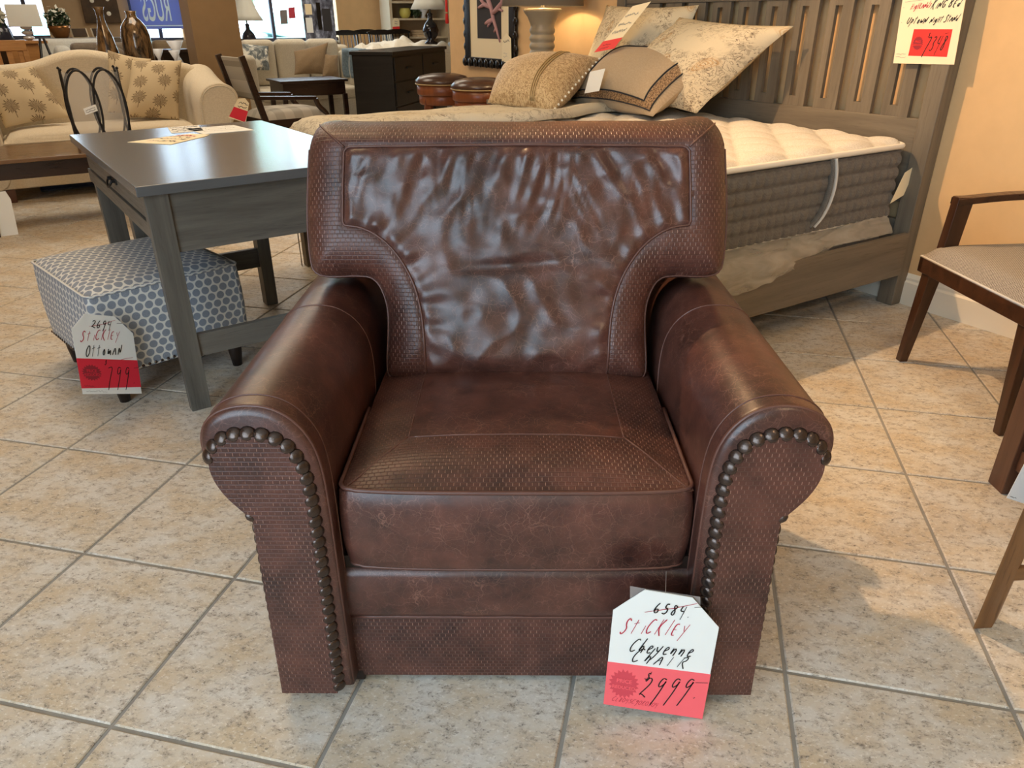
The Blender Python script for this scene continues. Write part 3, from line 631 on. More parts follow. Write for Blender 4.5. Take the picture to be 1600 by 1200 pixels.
# ------------------------------------------------------------------ hand lettering
GL = {'0': '5,10 2,8 1,5 2,1 5,0 8,2 9,5 8,9 5,10', '1': '5,10 4,0', '2': '2,8 4,10 8,9 7,6 1,1 3,2 9,0', '3': '2,9 6,10 8,8 4,5.5 8,3 6,0 1,1', '4': '3,10 1,5 8,5|8,10 6,-3',
 '5': '8,10 4,10 3,6 7,6 8,3 5,0 1,1', '6': '6,10 3,7 1,3 3,0 7,1 7,4 3,4 1,2', '7': '1,9 9,10 5,3 3,-4', '8': '7,9 4,10 3,8 7,4 6,0 2,1 3,4 8,8 7,9', '9': '8,9 4,10 2,7 4,5 8,7 8,9 7,3 4,-4',
 'S': '9,9 6,11 3,9 4,6 7,4 6,1 2,-1 0,1', 't': '5,10 3,0|1,7 8,8', 'i': '5,6 4,0', 'c': '8,6 4,6 2,3 4,0 8,1', 'K': '4,11 1,0|9,11 2,5 9,-1', 'k': '4,11 1,0|8,7 2,4 8,0', 'l': '6,11 3,0', 'E': '8,8 3,8 2,0 7,0|2,4 7,4', 'e': '2,3 8,5 5,7 2,4 3,0 8,1',
 'y': '2,6 4,2 7,3|9,7 5,-1 1,-5', 'Y': '2,7 5,3|9,8 2,-4', 'x': '1,6 8,0|8,7 1,0', 'C': '9,10 5,11 1,7 0,3 3,0 8,2', 'h': '5,12 1,0 4,6 7,5 6,0', 'n': '2,6 1,0 4,6 7,5 6,0', 'A': '0,0 6,8 8,0|2,3 8,4', 'I': '4,7 3,0', 'R': '3,7 1,0|2,7 8,8 8,5 3,4 10,-1',
 'O': '6,10 1,6 1,1 5,0 9,4 9,9 6,10', 'o': '5,6 2,3 4,0 7,2 5,6', 'm': '2,6 1,0 4,5 4,0 7,6 8,0', 'a': '7,6 2,4 2,0 6,1 8,6 8,0', 'N': '1,0 3,8 6,0 9,9', 'H': '3,9 1,0|8,9 6,0|1,5 8,5', 'G': '9,8 4,9 1,4 4,0 8,2 8,4 5,4', 'L': '4,9 1,0 7,1', 'D': '3,9 1,0 7,1 9,5 3,9', 'B': '3,10 1,0 6,1 7,4 3,5 8,8 3,10',
 'U': '2,9 1,2 5,0 8,3 9,9', 'p': '4,7 1,-4|3,6 8,6 6,2 2,2', 'w': '1,6 2,0 5,5 6,0 9,7', 'T': '1,9 9,9|5,9 4,0', 's': '8,6 4,6 6,3 2,0', 'd': '9,11 6,0|6,4 2,3 3,0 6,2', 'g': '7,6 2,4 3,1 7,3 7,6 6,-3 2,-3', 'r': '2,6 1,0 3,5 7,6', 'u': '2,6 2,1 5,0 7,6 7,0', '$': '8,8 4,9 4,6 8,3 5,0 1,1|7,11 4,-2', '-': '1,5 10,4', '.': '3,0 4,.6', '/': '0,0 9,9'}
class Card:
    # a thin card: O = lower left corner, U and V = its full width and height vectors
    def __init__(s, name, label, cat, O, U, V, poly=None, mat='white_card', group=None, th=.0012, flip=False, parent=None):
        s.O = Vector(O); s.U = Vector(U); s.V = Vector(V); s.N = s.U.cross(s.V).normalized()*(-1 if flip else 1); s.C = s.O+s.U*.5+s.V*.5
        poly = poly or [(0, 0), (1, 0), (1, 1), (0, 1)]; n = len(poly)
        s.o = MB().add([tuple(s.pt(u, v, 0)) for u, v in poly]+[tuple(s.pt(u, v, -th)) for u, v in poly], [tuple(range(n)), tuple(range(2*n-1, n-1, -1))]+[(i, i+n, (i+1) % n+n, (i+1) % n) for i in range(n)], list(poly)*2).build(name, mat, parent)
        if parent is None: s.o.location = s.C; tag(s.o, label, cat, group)
    def pt(s, u, v, h): return s.O+s.U*u+s.V*v+s.N*h-s.C
    def patch(s, name, mat, poly, h0=.0004, h=.0008):
        n = len(poly); return MB().add([tuple(s.pt(u, v, h)) for u, v in poly]+[tuple(s.pt(u, v, -.0003)) for u, v in poly], [tuple(range(n)), tuple(range(2*n-1, n-1, -1))]+[(i, i+n, (i+1) % n+n, (i+1) % n) for i in range(n)], list(poly)*2).build(name, mat, s.o)
    def strokes(s, mb, lines, w, h=.0013):
        for L in lines:
            P = [s.pt(u, v, h) for u, v in L]
            if len(P) < 2: continue
            vs = []
            for i, p in enumerate(P):
                t = (P[min(i+1, len(P)-1)]-P[max(i-1, 0)]); 
                if t.length < 1e-9: t = s.U.copy()
                x = s.N.cross(t.normalized())*(w/2*(1.25 if 0 < i < len(P)-1 else .7)); vs += [tuple(p-x), tuple(p+x)]
            mb.add(vs, [(2*i, 2*i+1, 2*i+3, 2*i+2) for i in range(len(P)-1)])
    def write(s, text, u, v, size, w, mat='ink', slant=.25, adv=.8, rise=0., name='lettering', asp=None, fit=None):
        # size in units of card height; asp keeps the letters square
        asp = asp or s.V.length/s.U.length; mb = MB(); x = 0.
        if fit: adv = adv*1.0; tot = sum(adv*(.45 if ch in ' i.l1' else .72) for ch in text); asp = fit/(tot*size)
        for ch in text:
            if ch != ' ':
                L = []
                for st in GL[ch].split('|'):
                    pts = [tuple(float(c) for c in q.split(',')) for q in st.split()]
                    if len(pts) > 2: pts = [tuple(p) for p in smooth_poly(pts, 2)]
                    L.append([(u+(x+(a*.06+b_*.1*slant))*size*asp, v+(b_*.1+rise*(x+a*.06))*size) for a, b_ in pts])
                s.strokes(mb, L, w)
            x += adv*(.45 if ch in ' i.l1' else .72)
        return mb.build(name, mat, s.o)
    def line(s, pts, w, mat, name='pen_stroke'):
        mb = MB(); s.strokes(mb, [pts], w); return mb.build(name, mat, s.o)
    def scribble(s, u0, u1, vs, w, mat='ink', amp=.02, n=26, name='handwriting'):
        mb = MB()
        for v in vs:
            s.strokes(mb, [[(u0+(u1-u0)*k/n, v+amp*(random.random()-.5)*2) for k in range(n+1)]], w)
        return mb.build(name, mat, s.o)
    def burst(s, u, v, ru, rv, mat, text=None, tmat='pink_card'):
        poly = [(u+ru*(1 if k % 2 else .8)*math.cos(k*math.pi/20), v+rv*(1 if k % 2 else .8)*math.sin(k*math.pi/20)) for k in range(40)]
        b = s.patch('price_reduced_burst', mat, poly, h=.0010)
        if text:
            for line, dv in text:
                cu = bpy.data.curves.new('t', 'FONT'); cu.body = line; cu.size = 1.; cu.align_x = 'CENTER'; cu.offset = .02; tmp = bpy.data.objects.new('t', cu); COL.objects.link(tmp)
                dg = bpy.context.evaluated_depsgraph_get(); me = tmp.evaluated_get(dg).to_mesh(); vs = [(vv.co.x, vv.co.y) for vv in me.vertices]; fs = [tuple(p.vertices) for p in me.polygons]
                tmp.evaluated_get(dg).to_mesh_clear(); bpy.data.objects.remove(tmp); wd_ = max(x for x, y in vs)-min(x for x, y in vs); k = 1.5*ru/wd_ if len(line) > 5 else 1.0*ru/wd_
                asp = s.U.length/s.V.length
                MB().add([tuple(s.pt(u+x*k, v+dv*rv+(y-.35)*k*asp*1.15, .0016)) for x, y in vs], fs).build('lettering', tmat, s.o)
        return b
def card_px(name, label, cat, bl, br, tl, fn, **k):
    O = Vector(fn(*bl)); U = Vector(fn(*br))-O; V = Vector(fn(*tl))-O; return Card(name, label, cat, O, U, V, **k)
PR = (('PRICE', .22), ('REDUCED', -.22))
# tag on the armchair ----------------------------------------------
f1 = lambda x, y: ony(x, y, 1.0)
c1 = card_px('price_tag', 'white and pink price tag handwritten 2999 hanging on the brown leather armchair', 'price tag', (943.6, 1098), (1097, 1121), (962, 914), f1,
     poly=[(0, 0), (1, 0), (1.0, .80), (.71, 1.0), (.27, 1.0), (0, .80)], th=.0015)
c1.patch('pink_sticker', 'pink_card', [(-.004, -.01), (1.004, -.012), (1.004, .40), (-.004, .372)])
c1.burst(.175, .2, .15, .13, 'pink_burst', PR, 'pink_card')
c1.write('2999.', .31, .10, .19, .0021, 'ink', .45, 1.15, .10, fit=0.62); c1.write('$', .36, .27, .07, .0016); c1.line([(.87, .31), (.99, .325)], .0016, 'ink')
c1.write('6584.', .36, .835, .085, .0020, 'ink', .25, 1.05, .03, fit=0.36); c1.line([(.29, .83), (.56, .90), (.76, .965)], .0014, 'red_ink'); c1.line([(.74, .93), (.82, .945)], .0016, 'ink')
c1.write('StiCKlEY', .08, .63, .12, .0018, 'red_ink', .45, 1.18, .09, fit=0.64); c1.write('Cheyenne', .18, .485, .11, .0019, 'ink', .45, .98, .06, fit=0.62); c1.write('ChAIR', .21, .40, .12, .0019, 'ink', .5, 1.25, .05, fit=0.56)
c1.write('CL8045C90K0504', .07, .035, .04, .0009, 'pink_ink', .4, .9, .0, fit=0.46)
bk = MB().add([tuple(Vector(f1(x, y))-c1.C+Vector((0, .004, 0))) for x, y in [(984, 1000), (985, 918), (1002, 921), (1095, 935), (1096, 1000)]], [(0, 1, 2, 3, 4)]).build('backing_tag', 'grey_card', c1.o)
MB().tube([tuple(Vector(ony(1041, 893, 1.085))-c1.C), tuple(Vector(f1(1040, 927))-c1.C)], .0006, 5).build('string', 'thread', c1.o)
# ------------------------------------------------------------------ grey desk
DR = ROT+math.radians(3.6); DA = np.array((.225, 2.505)); 
desk = thing('writing_desk', 'grey stained wooden writing desk with papers on top, left of the armchair', 'desk', W(DA[0], DA[1], 0), DR)
DW, DL, DZ = .855, 1.39, .79
bx('desk_top', 'grey_top', desk, (0, DW, 0, DL, DZ-.032, DZ), .003)
def leg(name, par, x0, x1, y0, y1, z0, z1, mat='grey_wood_z', tap=.0):
    return MB().hexa([(x0+tap, y0+tap, z0), (x1-tap, y0+tap, z0), (x1-tap, y1-tap, z0), (x0+tap, y1-tap, z0)], [(x0, y0, z1), (x1, y0, z1), (x1, y1, z1), (x0, y1, z1)]).build(name, mat, par, bevel=.002)
leg('leg', desk, .02, .092, .018, .062, 0, DZ-.032, tap=.003); leg('leg', desk, DW-.092, DW-.02, .018, .062, 0, DZ-.032, tap=.003)
leg('leg', desk, .045, .135, DL-.075, DL-.02, 0, DZ-.032, tap=.004); leg('leg', desk, .60, .66, .92, .99, 0, DZ-.032, tap=.003); leg('leg', desk, .10, .16, .92, .99, 0, DZ-.032, tap=.003)
bx('front_apron', 'grey_wood_x', desk, (.092, DW-.092, .028, .05, .565, DZ-.032), .002); bx('back_apron', 'grey_wood_x', desk, (.11, .75, DL-.06, DL-.04, .60, DZ-.032), .002)
bx('front_stretcher', 'grey_wood_x', desk, (.088, DW-.09, .03, .055, .195, .275), .002); bx('inner_stretcher', 'grey_wood_x', desk, (.15, .61, .94, .965, .19, .28), .002)
bx('side_rail', 'grey_wood_y', desk, (.03, .05, .062, DL-.075, .60, .655), .002); bx('right_apron', 'grey_wood_y', desk, (DW-.05, DW-.03, .062, DL-.075, .60, DZ-.032), .002)
dr = bx('drawer', 'grey_wood_y', desk, (.036, .30, .075, DL-.09, .66, DZ-.036), .002)
bx('pull_plate', 'iron', dr, (.031, .037, .60, .70, .695, .725), .002)
for k in (.615, .685): bx('pull_post', 'iron', dr, (.018, .034, k-.006, k+.006, .703, .715), .002)
MB().tube([(.020, .612, .707), (.014, .62, .695), (.010, .65, .683), (.014, .68, .695), (.020, .688, .707)], .004, 6).build('bail_handle', 'iron', dr, smooth=True)
fz = lambda x, y: onz(x, y, DZ+.0016)
pa = card_px('price_paper', 'cream handwritten paper tag lying flat on the grey desk top, nearer one', 'paper', (199, 222), (267, 225.5), (262, 207), fz, poly=[(0, 0), (1, 0), (1.08, .8), (1.03, 1), (.55, 1.0)], mat='cream_card')
pa.scribble(.25, .95, (.25, .45, .62), .004, 'pencil', .07); pa.scribble(.45, .9, (.78,), .005, 'red_ink', .06)
pb = card_px('printed_sheet', 'white printed sheet lying on the far part of the grey desk', 'paper', (318, 209.5), (397, 203), (290, 201), fz, poly=[(0, 0), (1, 0), (.98, 1), (0, 1)])
pb.scribble(.1, .9, (.3, .55, .8), .003, 'pencil', .04)
pc_ = card_px('printed_sheet', 'pale sheet with grey print lying between the two other papers on the desk', 'paper', (268, 208), (318, 204), (262, 199), fz)
pc_.scribble(.05, .95, (.2, .5, .8), .006, 'pencil', .1)
# ------------------------------------------------------------------ ottoman
OR = ROT+math.radians(13.5)
ott = thing('ottoman', 'square ottoman in grey dotted fabric half under the desk', 'ottoman', W(.02, 2.69, 0), OR)
OW, OD, OZ0, OZ1 = .535, .60, .125, .43
rings = []
def rrect(x0, x1, y0, y1, r, n=4):
    out = []
    for cx, cy, a0 in ((x1-r, y0+r, -90), (x1-r, y1-r, 0), (x0+r, y1-r, 90), (x0+r, y0+r, 180)):
        for k in range(n+1): a = math.radians(a0+90*k/n); out.append((cx+r*math.cos(a), cy+r*math.sin(a)))
    return out
def loft(rgs, uvf=None):
    m = MB(); n = len(rgs[0]); vs = [v for r in rgs for v in r]; fs = [(j*n+i, j*n+(i+1) % n, (j+1)*n+(i+1) % n, (j+1)*n+i) for j in range(len(rgs)-1) for i in range(n)]
    uv = None
    if uvf: uv = uvf(rgs)
    return m.add(vs, fs, uv)
rgs = []; per = rrect(0, OW, 0, OD, .022); L_ = [0.]
for i in range(1, len(per)): L_.append(L_[-1]+math.dist(per[i], per[i-1]))
per2 = per+[per[0]]; L2 = L_+[L_[-1]+math.dist(per[-1], per[0])]
body = MB(); rows = []; uvs = []
for k in range(7):
    f = k/6; z = OZ0+(OZ1-.012-OZ0)*f; bl = .006*math.sin(math.pi*f); rw = []; ur = []
    for (x, y), l in zip(per2, L2):
        dx, dy = x-OW/2, y-OD/2; rw.append((x+dx/OW*2*bl, y+dy/OD*2*bl, z)); ur.append((l, z))
    rows.append(rw); uvs.append(ur)
ob = body.grid(np.array(rows), np.array(uvs)).build('body', 'dot_fabric', ott, smooth=True)
top = MB(); nx = 22; TP = np.zeros((nx, nx, 3)); TU = np.zeros((nx, nx, 2))
for i in range(nx):
    for j in range(nx):
        u, v = -1+2*i/(nx-1), -1+2*j/(nx-1); e = (1-abs(u)**6)*(1-abs(v)**6); cr = .018 if (abs(u) > .99 and abs(v) > .99) else 0
        TP[i, j] = (OW/2+u*(OW/2-cr), OD/2+v*(OD/2-cr), OZ1-.014+.028*e**.5); TU[i, j] = TP[i, j, :2]
top.grid(TP, TU).build('top', 'dot_fabric', ott, smooth=True)
MB().tube([(x, y, OZ1-.012) for x, y in per], .005, 6, closed=True).build('piping', 'dot_fabric', ott, smooth=True)
MB().prism([(x, y) for x, y in rrect(.004, OW-.004, .004, OD-.004, .02)], OZ0-.004, OZ0+.01, 'xy').build('dust_cover', 'black_foot', ott)
nh = None
for k in range(24):
    for side in (0, 1):
        loc = (.012+k*.0222, -.002, OZ0+.008) if side == 0 else (-.002, .012+k*.025, OZ0+.008); rt = (math.pi/2, 0, 0) if side == 0 else (0, -math.pi/2, 0)
        if nh is None: nh = MB().lathe([(.006, 0), (.005, .0025), (.002, .004)], 8).build('nailhead', 'nail', ott, smooth=True, loc=loc, rot=rt)
        else: inst(nh, ott, loc, rt)
for x, y in ((.05, .05), (OW-.05, .05), (.05, OD-.05), (OW-.05, OD-.05)):
    MB().lathe([(.018, 0), (.026, .06), (.031, .122)], 10, (x, y, 0)).build('leg', 'black_foot', ott, smooth=True)
pt = W(.03, 2.615); nv = np.array([math.sin(OR+.25), -math.cos(OR+.25), 0]); D0 = float(np.array(pt) @ nv)
def f2(x, y): d = ray(x, y); return CAM+d*((D0-CAM@nv)/(d@nv))
c2 = card_px('price_tag', 'white and red price tag handwritten 799 hanging on the dotted ottoman', 'price tag', (129.5, 616), (221.5, 615), (107, 488), f2, poly=[(0, 0), (1, 0), (1.0, .80), (.72, 1.0), (.24, 1.0), (0, .80)])
c2.patch('red_sticker', 'red_card', [(-.004, .075), (1.004, .09), (1.004, .45), (-.004, .45)])
c2.burst(.20, .275, .16, .105, 'red_burst', PR, 'red_card'); c2.write('799.', .42, .14, .22, .0022, 'ink', .35, 1.25, .0, fit=0.52); c2.write('$', .42, .38, .06, .0015); c2.line([(.92, .345), (1., .352)], .0016, 'ink')
c2.write('2694', .30, .835, .095, .0022, 'ink', .35, 1.0, .03, fit=0.34); c2.line([(.28, .85), (.55, .90), (.72, .955)], .0013, 'red_ink'); c2.line([(.74, .915), (.83, .92)], .0018, 'ink')
c2.write('StiCKlEY', .10, .66, .12, .0019, 'red_ink', .4, 1.1, .09, fit=0.66); c2.write('OttomAN', .14, .47, .14, .0024, 'ink', .35, 1.05, .07, fit=0.62); c2.line([(.70, .447), (.80, .468), (.93, .485)], .0012, 'red_ink')
c2.scribble(.06, .4, (.035,), .0008, 'pencil', .012); c2.scribble(.04, .2, (.105,), .0008, 'red_burst', .01)
# ------------------------------------------------------------------ bed
def bthing(name, label, cat, p, q, group=None, z=0.): 
    o = thing(name, label, cat, W(p, q, z), ROT, group); return o, dict(loc=(-p, -q, -z))
bed, K = bthing('bed', 'grey-brown wooden king bed with tall slatted headboard', 'bed', 2.25, 2.9)
bx('post', 'bed_wood_z', bed, (3.305, 3.385, 1.845, 1.925, 0, 1.62), .004, **K); bx('post', 'bed_wood_z', bed, (3.305, 3.385, 3.955, 4.035, 0, 1.62), .004, **K)
bx('lower_rail', 'bed_wood_y', bed, (3.318, 3.356, 1.925, 3.955, .48, .842), .003, **K); bx('floor_rail', 'bed_wood_y', bed, (3.325, 3.35, 1.925, 3.955, .12, .40), .003, **K)
bx('top_rail', 'bed_wood_y', bed, (3.318, 3.356, 1.925, 3.955, 1.32, 1.60), .003, **K)
sl = MB()
for y0, y1, z0, z1 in ((0, .056, 0, .485), (.094, .13, 0, .485), (.056, .094, 0, .05), (.056, .094, .455, .485)): sl.box(0, .022, y0, y1, z0, z1)
s0 = None
for k in range(11):
    loc = (3.324-2.25, 1.99+.1855*k-2.9, .838)
    if s0 is None: s0 = sl.build('slat', 'bed_wood_z', bed, loc=loc)
    else: inst(s0, bed, loc)
bx('side_rail', 'bed_wood_x', bed, (1.19, 3.305, 1.838, 1.864, .155, .355), .003, **K); bx('side_rail', 'bed_wood_x', bed, (1.19, 3.305, 4.0, 4.026, .155, .355), .003, **K)
for q in (1.84, 3.96): bx('foot_post', 'bed_wood_z', bed, (1.13, 1.20, q, q+.07, 0, .70), .003, **K)
bx('foot_lower_rail', 'bed_wood_y', bed, (1.15, 1.18, 1.91, 3.96, .13, .30), .003, **K); bx('foot_top_rail', 'bed_wood_y', bed, (1.15, 1.18, 1.91, 3.96, .62, .70), .003, **K)
fs0 = None; sl2 = MB()
for y0, y1, z0, z1 in ((0, .05, 0, .33), (.088, .13, 0, .33), (.05, .088, 0, .05)): sl2.box(0, .018, y0, y1, z0, z1)
for k in range(11):
    loc = (1.156-2.25, 1.97+.1855*k-2.9, .296)
    if fs0 is None: fs0 = sl2.build('foot_slat', 'bed_wood_z', bed, loc=loc)
    else: inst(fs0, bed, loc)
# box spring in plastic
bs, K = bthing('box_spring', 'grey box spring wrapped in clear plastic inside the bed frame', 'box spring', 2.25, 2.9, z=.2)
bx('body', 'mattress_side', bs, (1.25, 3.255, 1.945, 3.89, .22, .418), .02, seg=3, **K)
NP = 140; rows = []
for j in range(15):
    f = j/14; rw = []
    for i in range(NP):
        p = 1.5+(3.22-1.5)*i/(NP-1); dn = max(0., min(1., (2.80-p)/.45)); nz = mnoise.fractal(Vector((p*6+f*2, f*2.5, 1.)), 1., 2., 3); n2 = mnoise.noise(Vector((p*26+f*12, f*5, 0)))
        g = min(1., f/.6); q = 1.936-.113*g*(.55+.45*dn); z = .428-.062*g**1.2+.016*math.sin(math.pi*g)*(1+nz)
        if f > .6: z -= (f-.6)/.4*(.075*dn+.004)*(1+.25*nz)
        rw.append((p, q-.004*abs(n2)-.004*abs(nz)*g, z+.004*n2*g))
    rows.append(rw)
MB().grid(np.array(rows)).build('plastic_wrap', 'plastic_film', bs, smooth=True, **K)
# mattress
mt, K = bthing('mattress', 'thick mattress with white quilted top and grey scalloped side', 'mattress', 2.25, 2.9, z=.42)
MP0, MP1, MQ0, MQ1, MZ0, MZ1 = 1.22, 3.275, 1.93, 3.90, .425, .742
na, nb = 170, 160; TP = np.zeros((na, nb, 3)); TU = np.zeros((na, nb, 2))
def mat_z(p, q):
    u, v = (p-2.0)/.14, (q-2.0)/.14; a_, b_ = (u+v)*.5, (u-v)*.5
    pf = abs(math.sin(math.pi*a_)*math.sin(math.pi*b_))**.55
    de = min(p-MP0, MP1-p, q-MQ0, MQ1-q); return MZ1+.004+.024*pf-.026*max(0, 1-de/.06)**2+.004*mnoise.noise(Vector((p*6, q*6, 0)))
for i in range(na):
    for j in range(nb):
        p = MP0+(MP1-MP0)*i/(na-1); q = MQ0+(MQ1-MQ0)*j/(nb-1); ce = max(0, .06-min(p-MP0, MP1-p))*max(0, .06-min(q-MQ0, MQ1-q))*5
        TP[i, j] = (p+(ce if p < 2.2 else -ce), q+(ce if q < 2.9 else -ce), mat_z(p, q)); TU[i, j] = (p, q)
mtop = MB().grid(TP, TU).build('quilted_top', 'mattress_top', mt, smooth=True, **K)
per = rrect(MP0, MP1, MQ0, MQ1, .05, 5); 
for z, r in ((MZ1-.008, .013), (MZ0+.005, .009)):
    MB().tube([(x, y, z) for x, y in per], r, 8, closed=True).build('piping', 'white_piping', mt, smooth=True, **K)
rows = []; nr = 42; nc = 260
for j in range(nr):
    z = MZ0+.008+(MZ1-.022-MZ0-.008)*j/(nr-1); rw = []
    for i in range(nc):
        p = MP0+.05+(MP1-MP0-.10)*i/(nc-1); rh = .0575; row_ = (z-MZ0)/rh+.10*abs(math.sin(math.pi*p/.05)); fz_ = row_-math.floor(row_)
        d = .017*(1-abs(2*fz_-1)**3)*(1-.45*abs(math.cos(math.pi*p/.05))**10); rw.append((p, MQ0-.002-d, z))
    rows.append(rw)
MB().grid(np.array(rows)).build('quilted_side', 'mattress_side', mt, smooth=True, **K)
MB().prism(per, MZ0, MZ1-.012, 'xy').build('side_band', 'mattress_side', mt, smooth=False, **K)
stp = smooth_poly([(2.765, MQ0-.012, .725), (2.765, MQ0-.03, .66), (2.75, MQ0-.04, .58), (2.72, MQ0-.036, .50), (2.69, MQ0-.02, .455)], 2)
MB().tube([tuple(p) for p in stp], .011, 8, flat=.45).build('handle_strap', 'rope_trim', mt, smooth=True, **K)
MB().tube([(p[0]-.017, p[1]+.008, p[2]) for p in stp], .014, 8, flat=.4).build('strap_edge', 'mattress_side', mt, smooth=True, **K)
tb = lambda x, y: onq(x, y, 1.90)
ct = Card('law_tag', 'small tan card tag sticking out at the head end of the mattress side', 'tag', tb(1391, 318), Vector(tb(1412, 305))-Vector(tb(1391, 318)), Vector(tb(1414, 270))-Vector(tb(1391, 318)), poly=[(0, 0), (1, 0), (.85, 1.05), (0, 1)], mat='cream_card')
# coverlet folded over the far side and the foot
cv, K = bthing('coverlet', 'ivory floral print coverlet spread over the far half of the mattress', 'coverlet', 2.0, 3.6, z=.76)
na, nb = 70, 60; TP = np.zeros((na, nb, 3)); TU = np.zeros((na, nb, 2))
for i in range(na):
    for j in range(nb):
        s_ = 1.10-.38+(3.23-1.10+.38)*i/(na-1); f = j/(nb-1); qe = 3.33+.07*math.sin(s_*5)+.10*(s_-2.)*0; t_ = qe+(4.45-qe)*f
        p = max(s_, 1.13) if s_ < 1.13 else s_; q = min(t_, 3.985); drop = max(0, 1.13-s_)+max(0, t_-3.985)
        near = min(1., (t_-qe)/.07); z = .768+.028*near**.5+.010*mnoise.noise(Vector((p*4, q*5, 3)))+.028*math.exp(-((t_-qe-.05)/.05)**2)
        rd = min(max(s_-1.13, 0), max(3.985-t_, 0)); z -= .05*max(0, 1-rd/.10)**2
        if s_ < 1.13: p = 1.13-.02*min(1, drop/.1)
        if t_ > 3.985: q = 3.985+.015*min(1, drop/.1)
        TP[i, j] = (p, q, z-drop); TU[i, j] = (s_, t_)
co = MB().grid(TP, TU).build('cover', 'toile_grey', cv, smooth=True, **K); sdm = co.modifiers.new('Solid', 'SOLIDIFY'); sdm.thickness = .012; sdm.offset = -1
# pillows ------------------------------------------------------------
def pillow(name, label, corners, th, mat, n=22, flange=0., cat='pillow', group=None, uvs=1., power=.62, pinch=.06):
    C = [Vector(c) for c in corners]; cen = sum(C, Vector())/4                  # BL BR TR TL
    ex = ((C[1]-C[0])+(C[2]-C[3]))*.5; ey = ((C[3]-C[0])+(C[2]-C[1]))*.5; nn = ex.cross(ey).normalized()
    root = thing(name, label, cat, cen, 0., group) if label else None
    def srf(u, v, sgn):
        a, b = (u+1)/2, (v+1)/2; bas = C[0]*(1-a)*(1-b)+C[1]*a*(1-b)+C[2]*a*b+C[3]*(1-a)*b
        fu = 1/(1+flange); uu_, vv_ = u/fu, v/fu
        e = max(0., 1-uu_*uu_)*max(0., 1-vv_*vv_); h = th/2*e**power
        pin = pinch*(1-abs(v)**2)*abs(u)**2; pin2 = pinch*(1-abs(u)**2)*abs(v)**2
        bas = bas-ex*.5*pin*(1 if u > 0 else -1)-ey*.5*pin2*(1 if v > 0 else -1)
        w = .006*mnoise.noise(Vector((u*2.3+cen.x*9, v*2.3, sgn)))*min(1, e*6)
        return bas+nn*(sgn*(h+.0015)+w)
    g = np.array([[tuple(srf(-1+2*i/n, -1+2*j/n, 1)-cen) for j in range(n+1)] for i in range(n+1)]); g2 = np.array([[tuple(srf(-1+2*i/n, -1+2*j/n, -1)-cen) for j in range(n+1)] for i in range(n+1)])
    uv = np.array([[((i/n-.5)*ex.length*uvs, (j/n-.5)*ey.length*uvs) for j in range(n+1)] for i in range(n+1)])
    m = MB().grid(g, uv); m.grid(g2, uv, True)
    edge = [(i, 0) for i in range(n)]+[(n, j) for j in range(n)]+[(n-i, n) for i in range(n)]+[(0, n-j) for j in range(n)]
    N1 = (n+1)**2; E_ = [i*(n+1)+j for i, j in edge]
    m.f += [(E_[k], E_[(k+1) % len(E_)], E_[(k+1) % len(E_)]+N1, E_[k]+N1) for k in range(len(E_))]
    body = m.build('body', mat, root, smooth=True)
    return root, body, (lambda u, v, h=0.: tuple(srf(u, v, 1)+nn*h-cen)), cen
Pz = lambda x, y, z: onz(x, y, z)
Pp = lambda x, y, p: onp(x, y, p)
r_, b_, sf, _ = pillow('sham_pillow', 'floral sham leaning upright on the headboard behind the paper price card', [W(3.02, 4.05, .84), W(3.02, 3.2, .84), Pp(1092, 8, 3.25), Pp(948, 8, 3.25)], .26, 'toile', flange=.06, power=.5)
r_, b_, sf, _ = pillow('sham_pillow', 'floral sham with wide flange tilted against the headboard, nearest the near bedpost', [W(2.86, 3.62, .83), Pz(1088, 177, .80), Pp(1240, 41, 3.22), Pp(1062, 27, 3.17)], .30, 'toile', flange=.07, power=.5)
r_, b_, sf, _ = pillow('bed_pillow', 'plain ivory bed pillow lying behind the beaded pillow', [W(2.72, 4.35, .84), W(2.75, 3.75, .84), W(3.05, 3.75, .98), W(3.05, 4.40, .98)], .15, 'ivory')
rt_, b_, sf, _ = pillow('accent_pillow', 'taupe square pillow with brown woven trim band, front of the bed pillows', [Pz(886, 161, .785), Pz(1020, 182, .785), Pp(1126, 92, 3.06), Pp(968, 72, 3.06)], .30, 'taupe_pillow', flange=.05, power=.52)
R_ = .91
pts = [(-R_, -R_), (R_, -R_), (R_, R_), (-R_, R_), (-R_, -R_)]; loop = []
for (a0, b0), (a1, b1) in zip(pts[:-1], pts[1:]): loop += [(a0+(a1-a0)*k/16, b0+(b1-b0)*k/16) for k in range(16)]
def ribbon(loop, w, h): 
    vs = []; uv = []; l = 0.
    for k, (u, v) in enumerate(loop):
        s1 = 1-w/max(abs(u), abs(v)); vs += [sf(u, v, h), sf(u*s1, v*s1, h)]; uv += [(l, 0), (l, w*.3)]; l += .03
    n = len(loop); return MB().add(vs, [(2*k, 2*((k+1) % n), 2*((k+1) % n)+1, 2*k+1) for k in range(n)], uv)
ribbon(loop, .12, .0035).build('trim_band', 'woven_trim', rt_, smooth=True)
for s1 in (1.0, .85): MB().tube([sf(u*s1, v*s1, .004) for u, v in loop], .004, 6, closed=True).build('cord', 'dark_cord', rt_, smooth=True)
r_, b_, sf, cen_ = pillow('accent_pillow', 'gold damask lumbar pillow with pearl bead edge lying on the coverlet', [Pz(762, 160, .80), Pz(866, 172, .80), Pp(938, 91, 2.93), Pp(790, 100, 2.66)], .26, 'damask', pinch=.02, power=.5)
bd = None
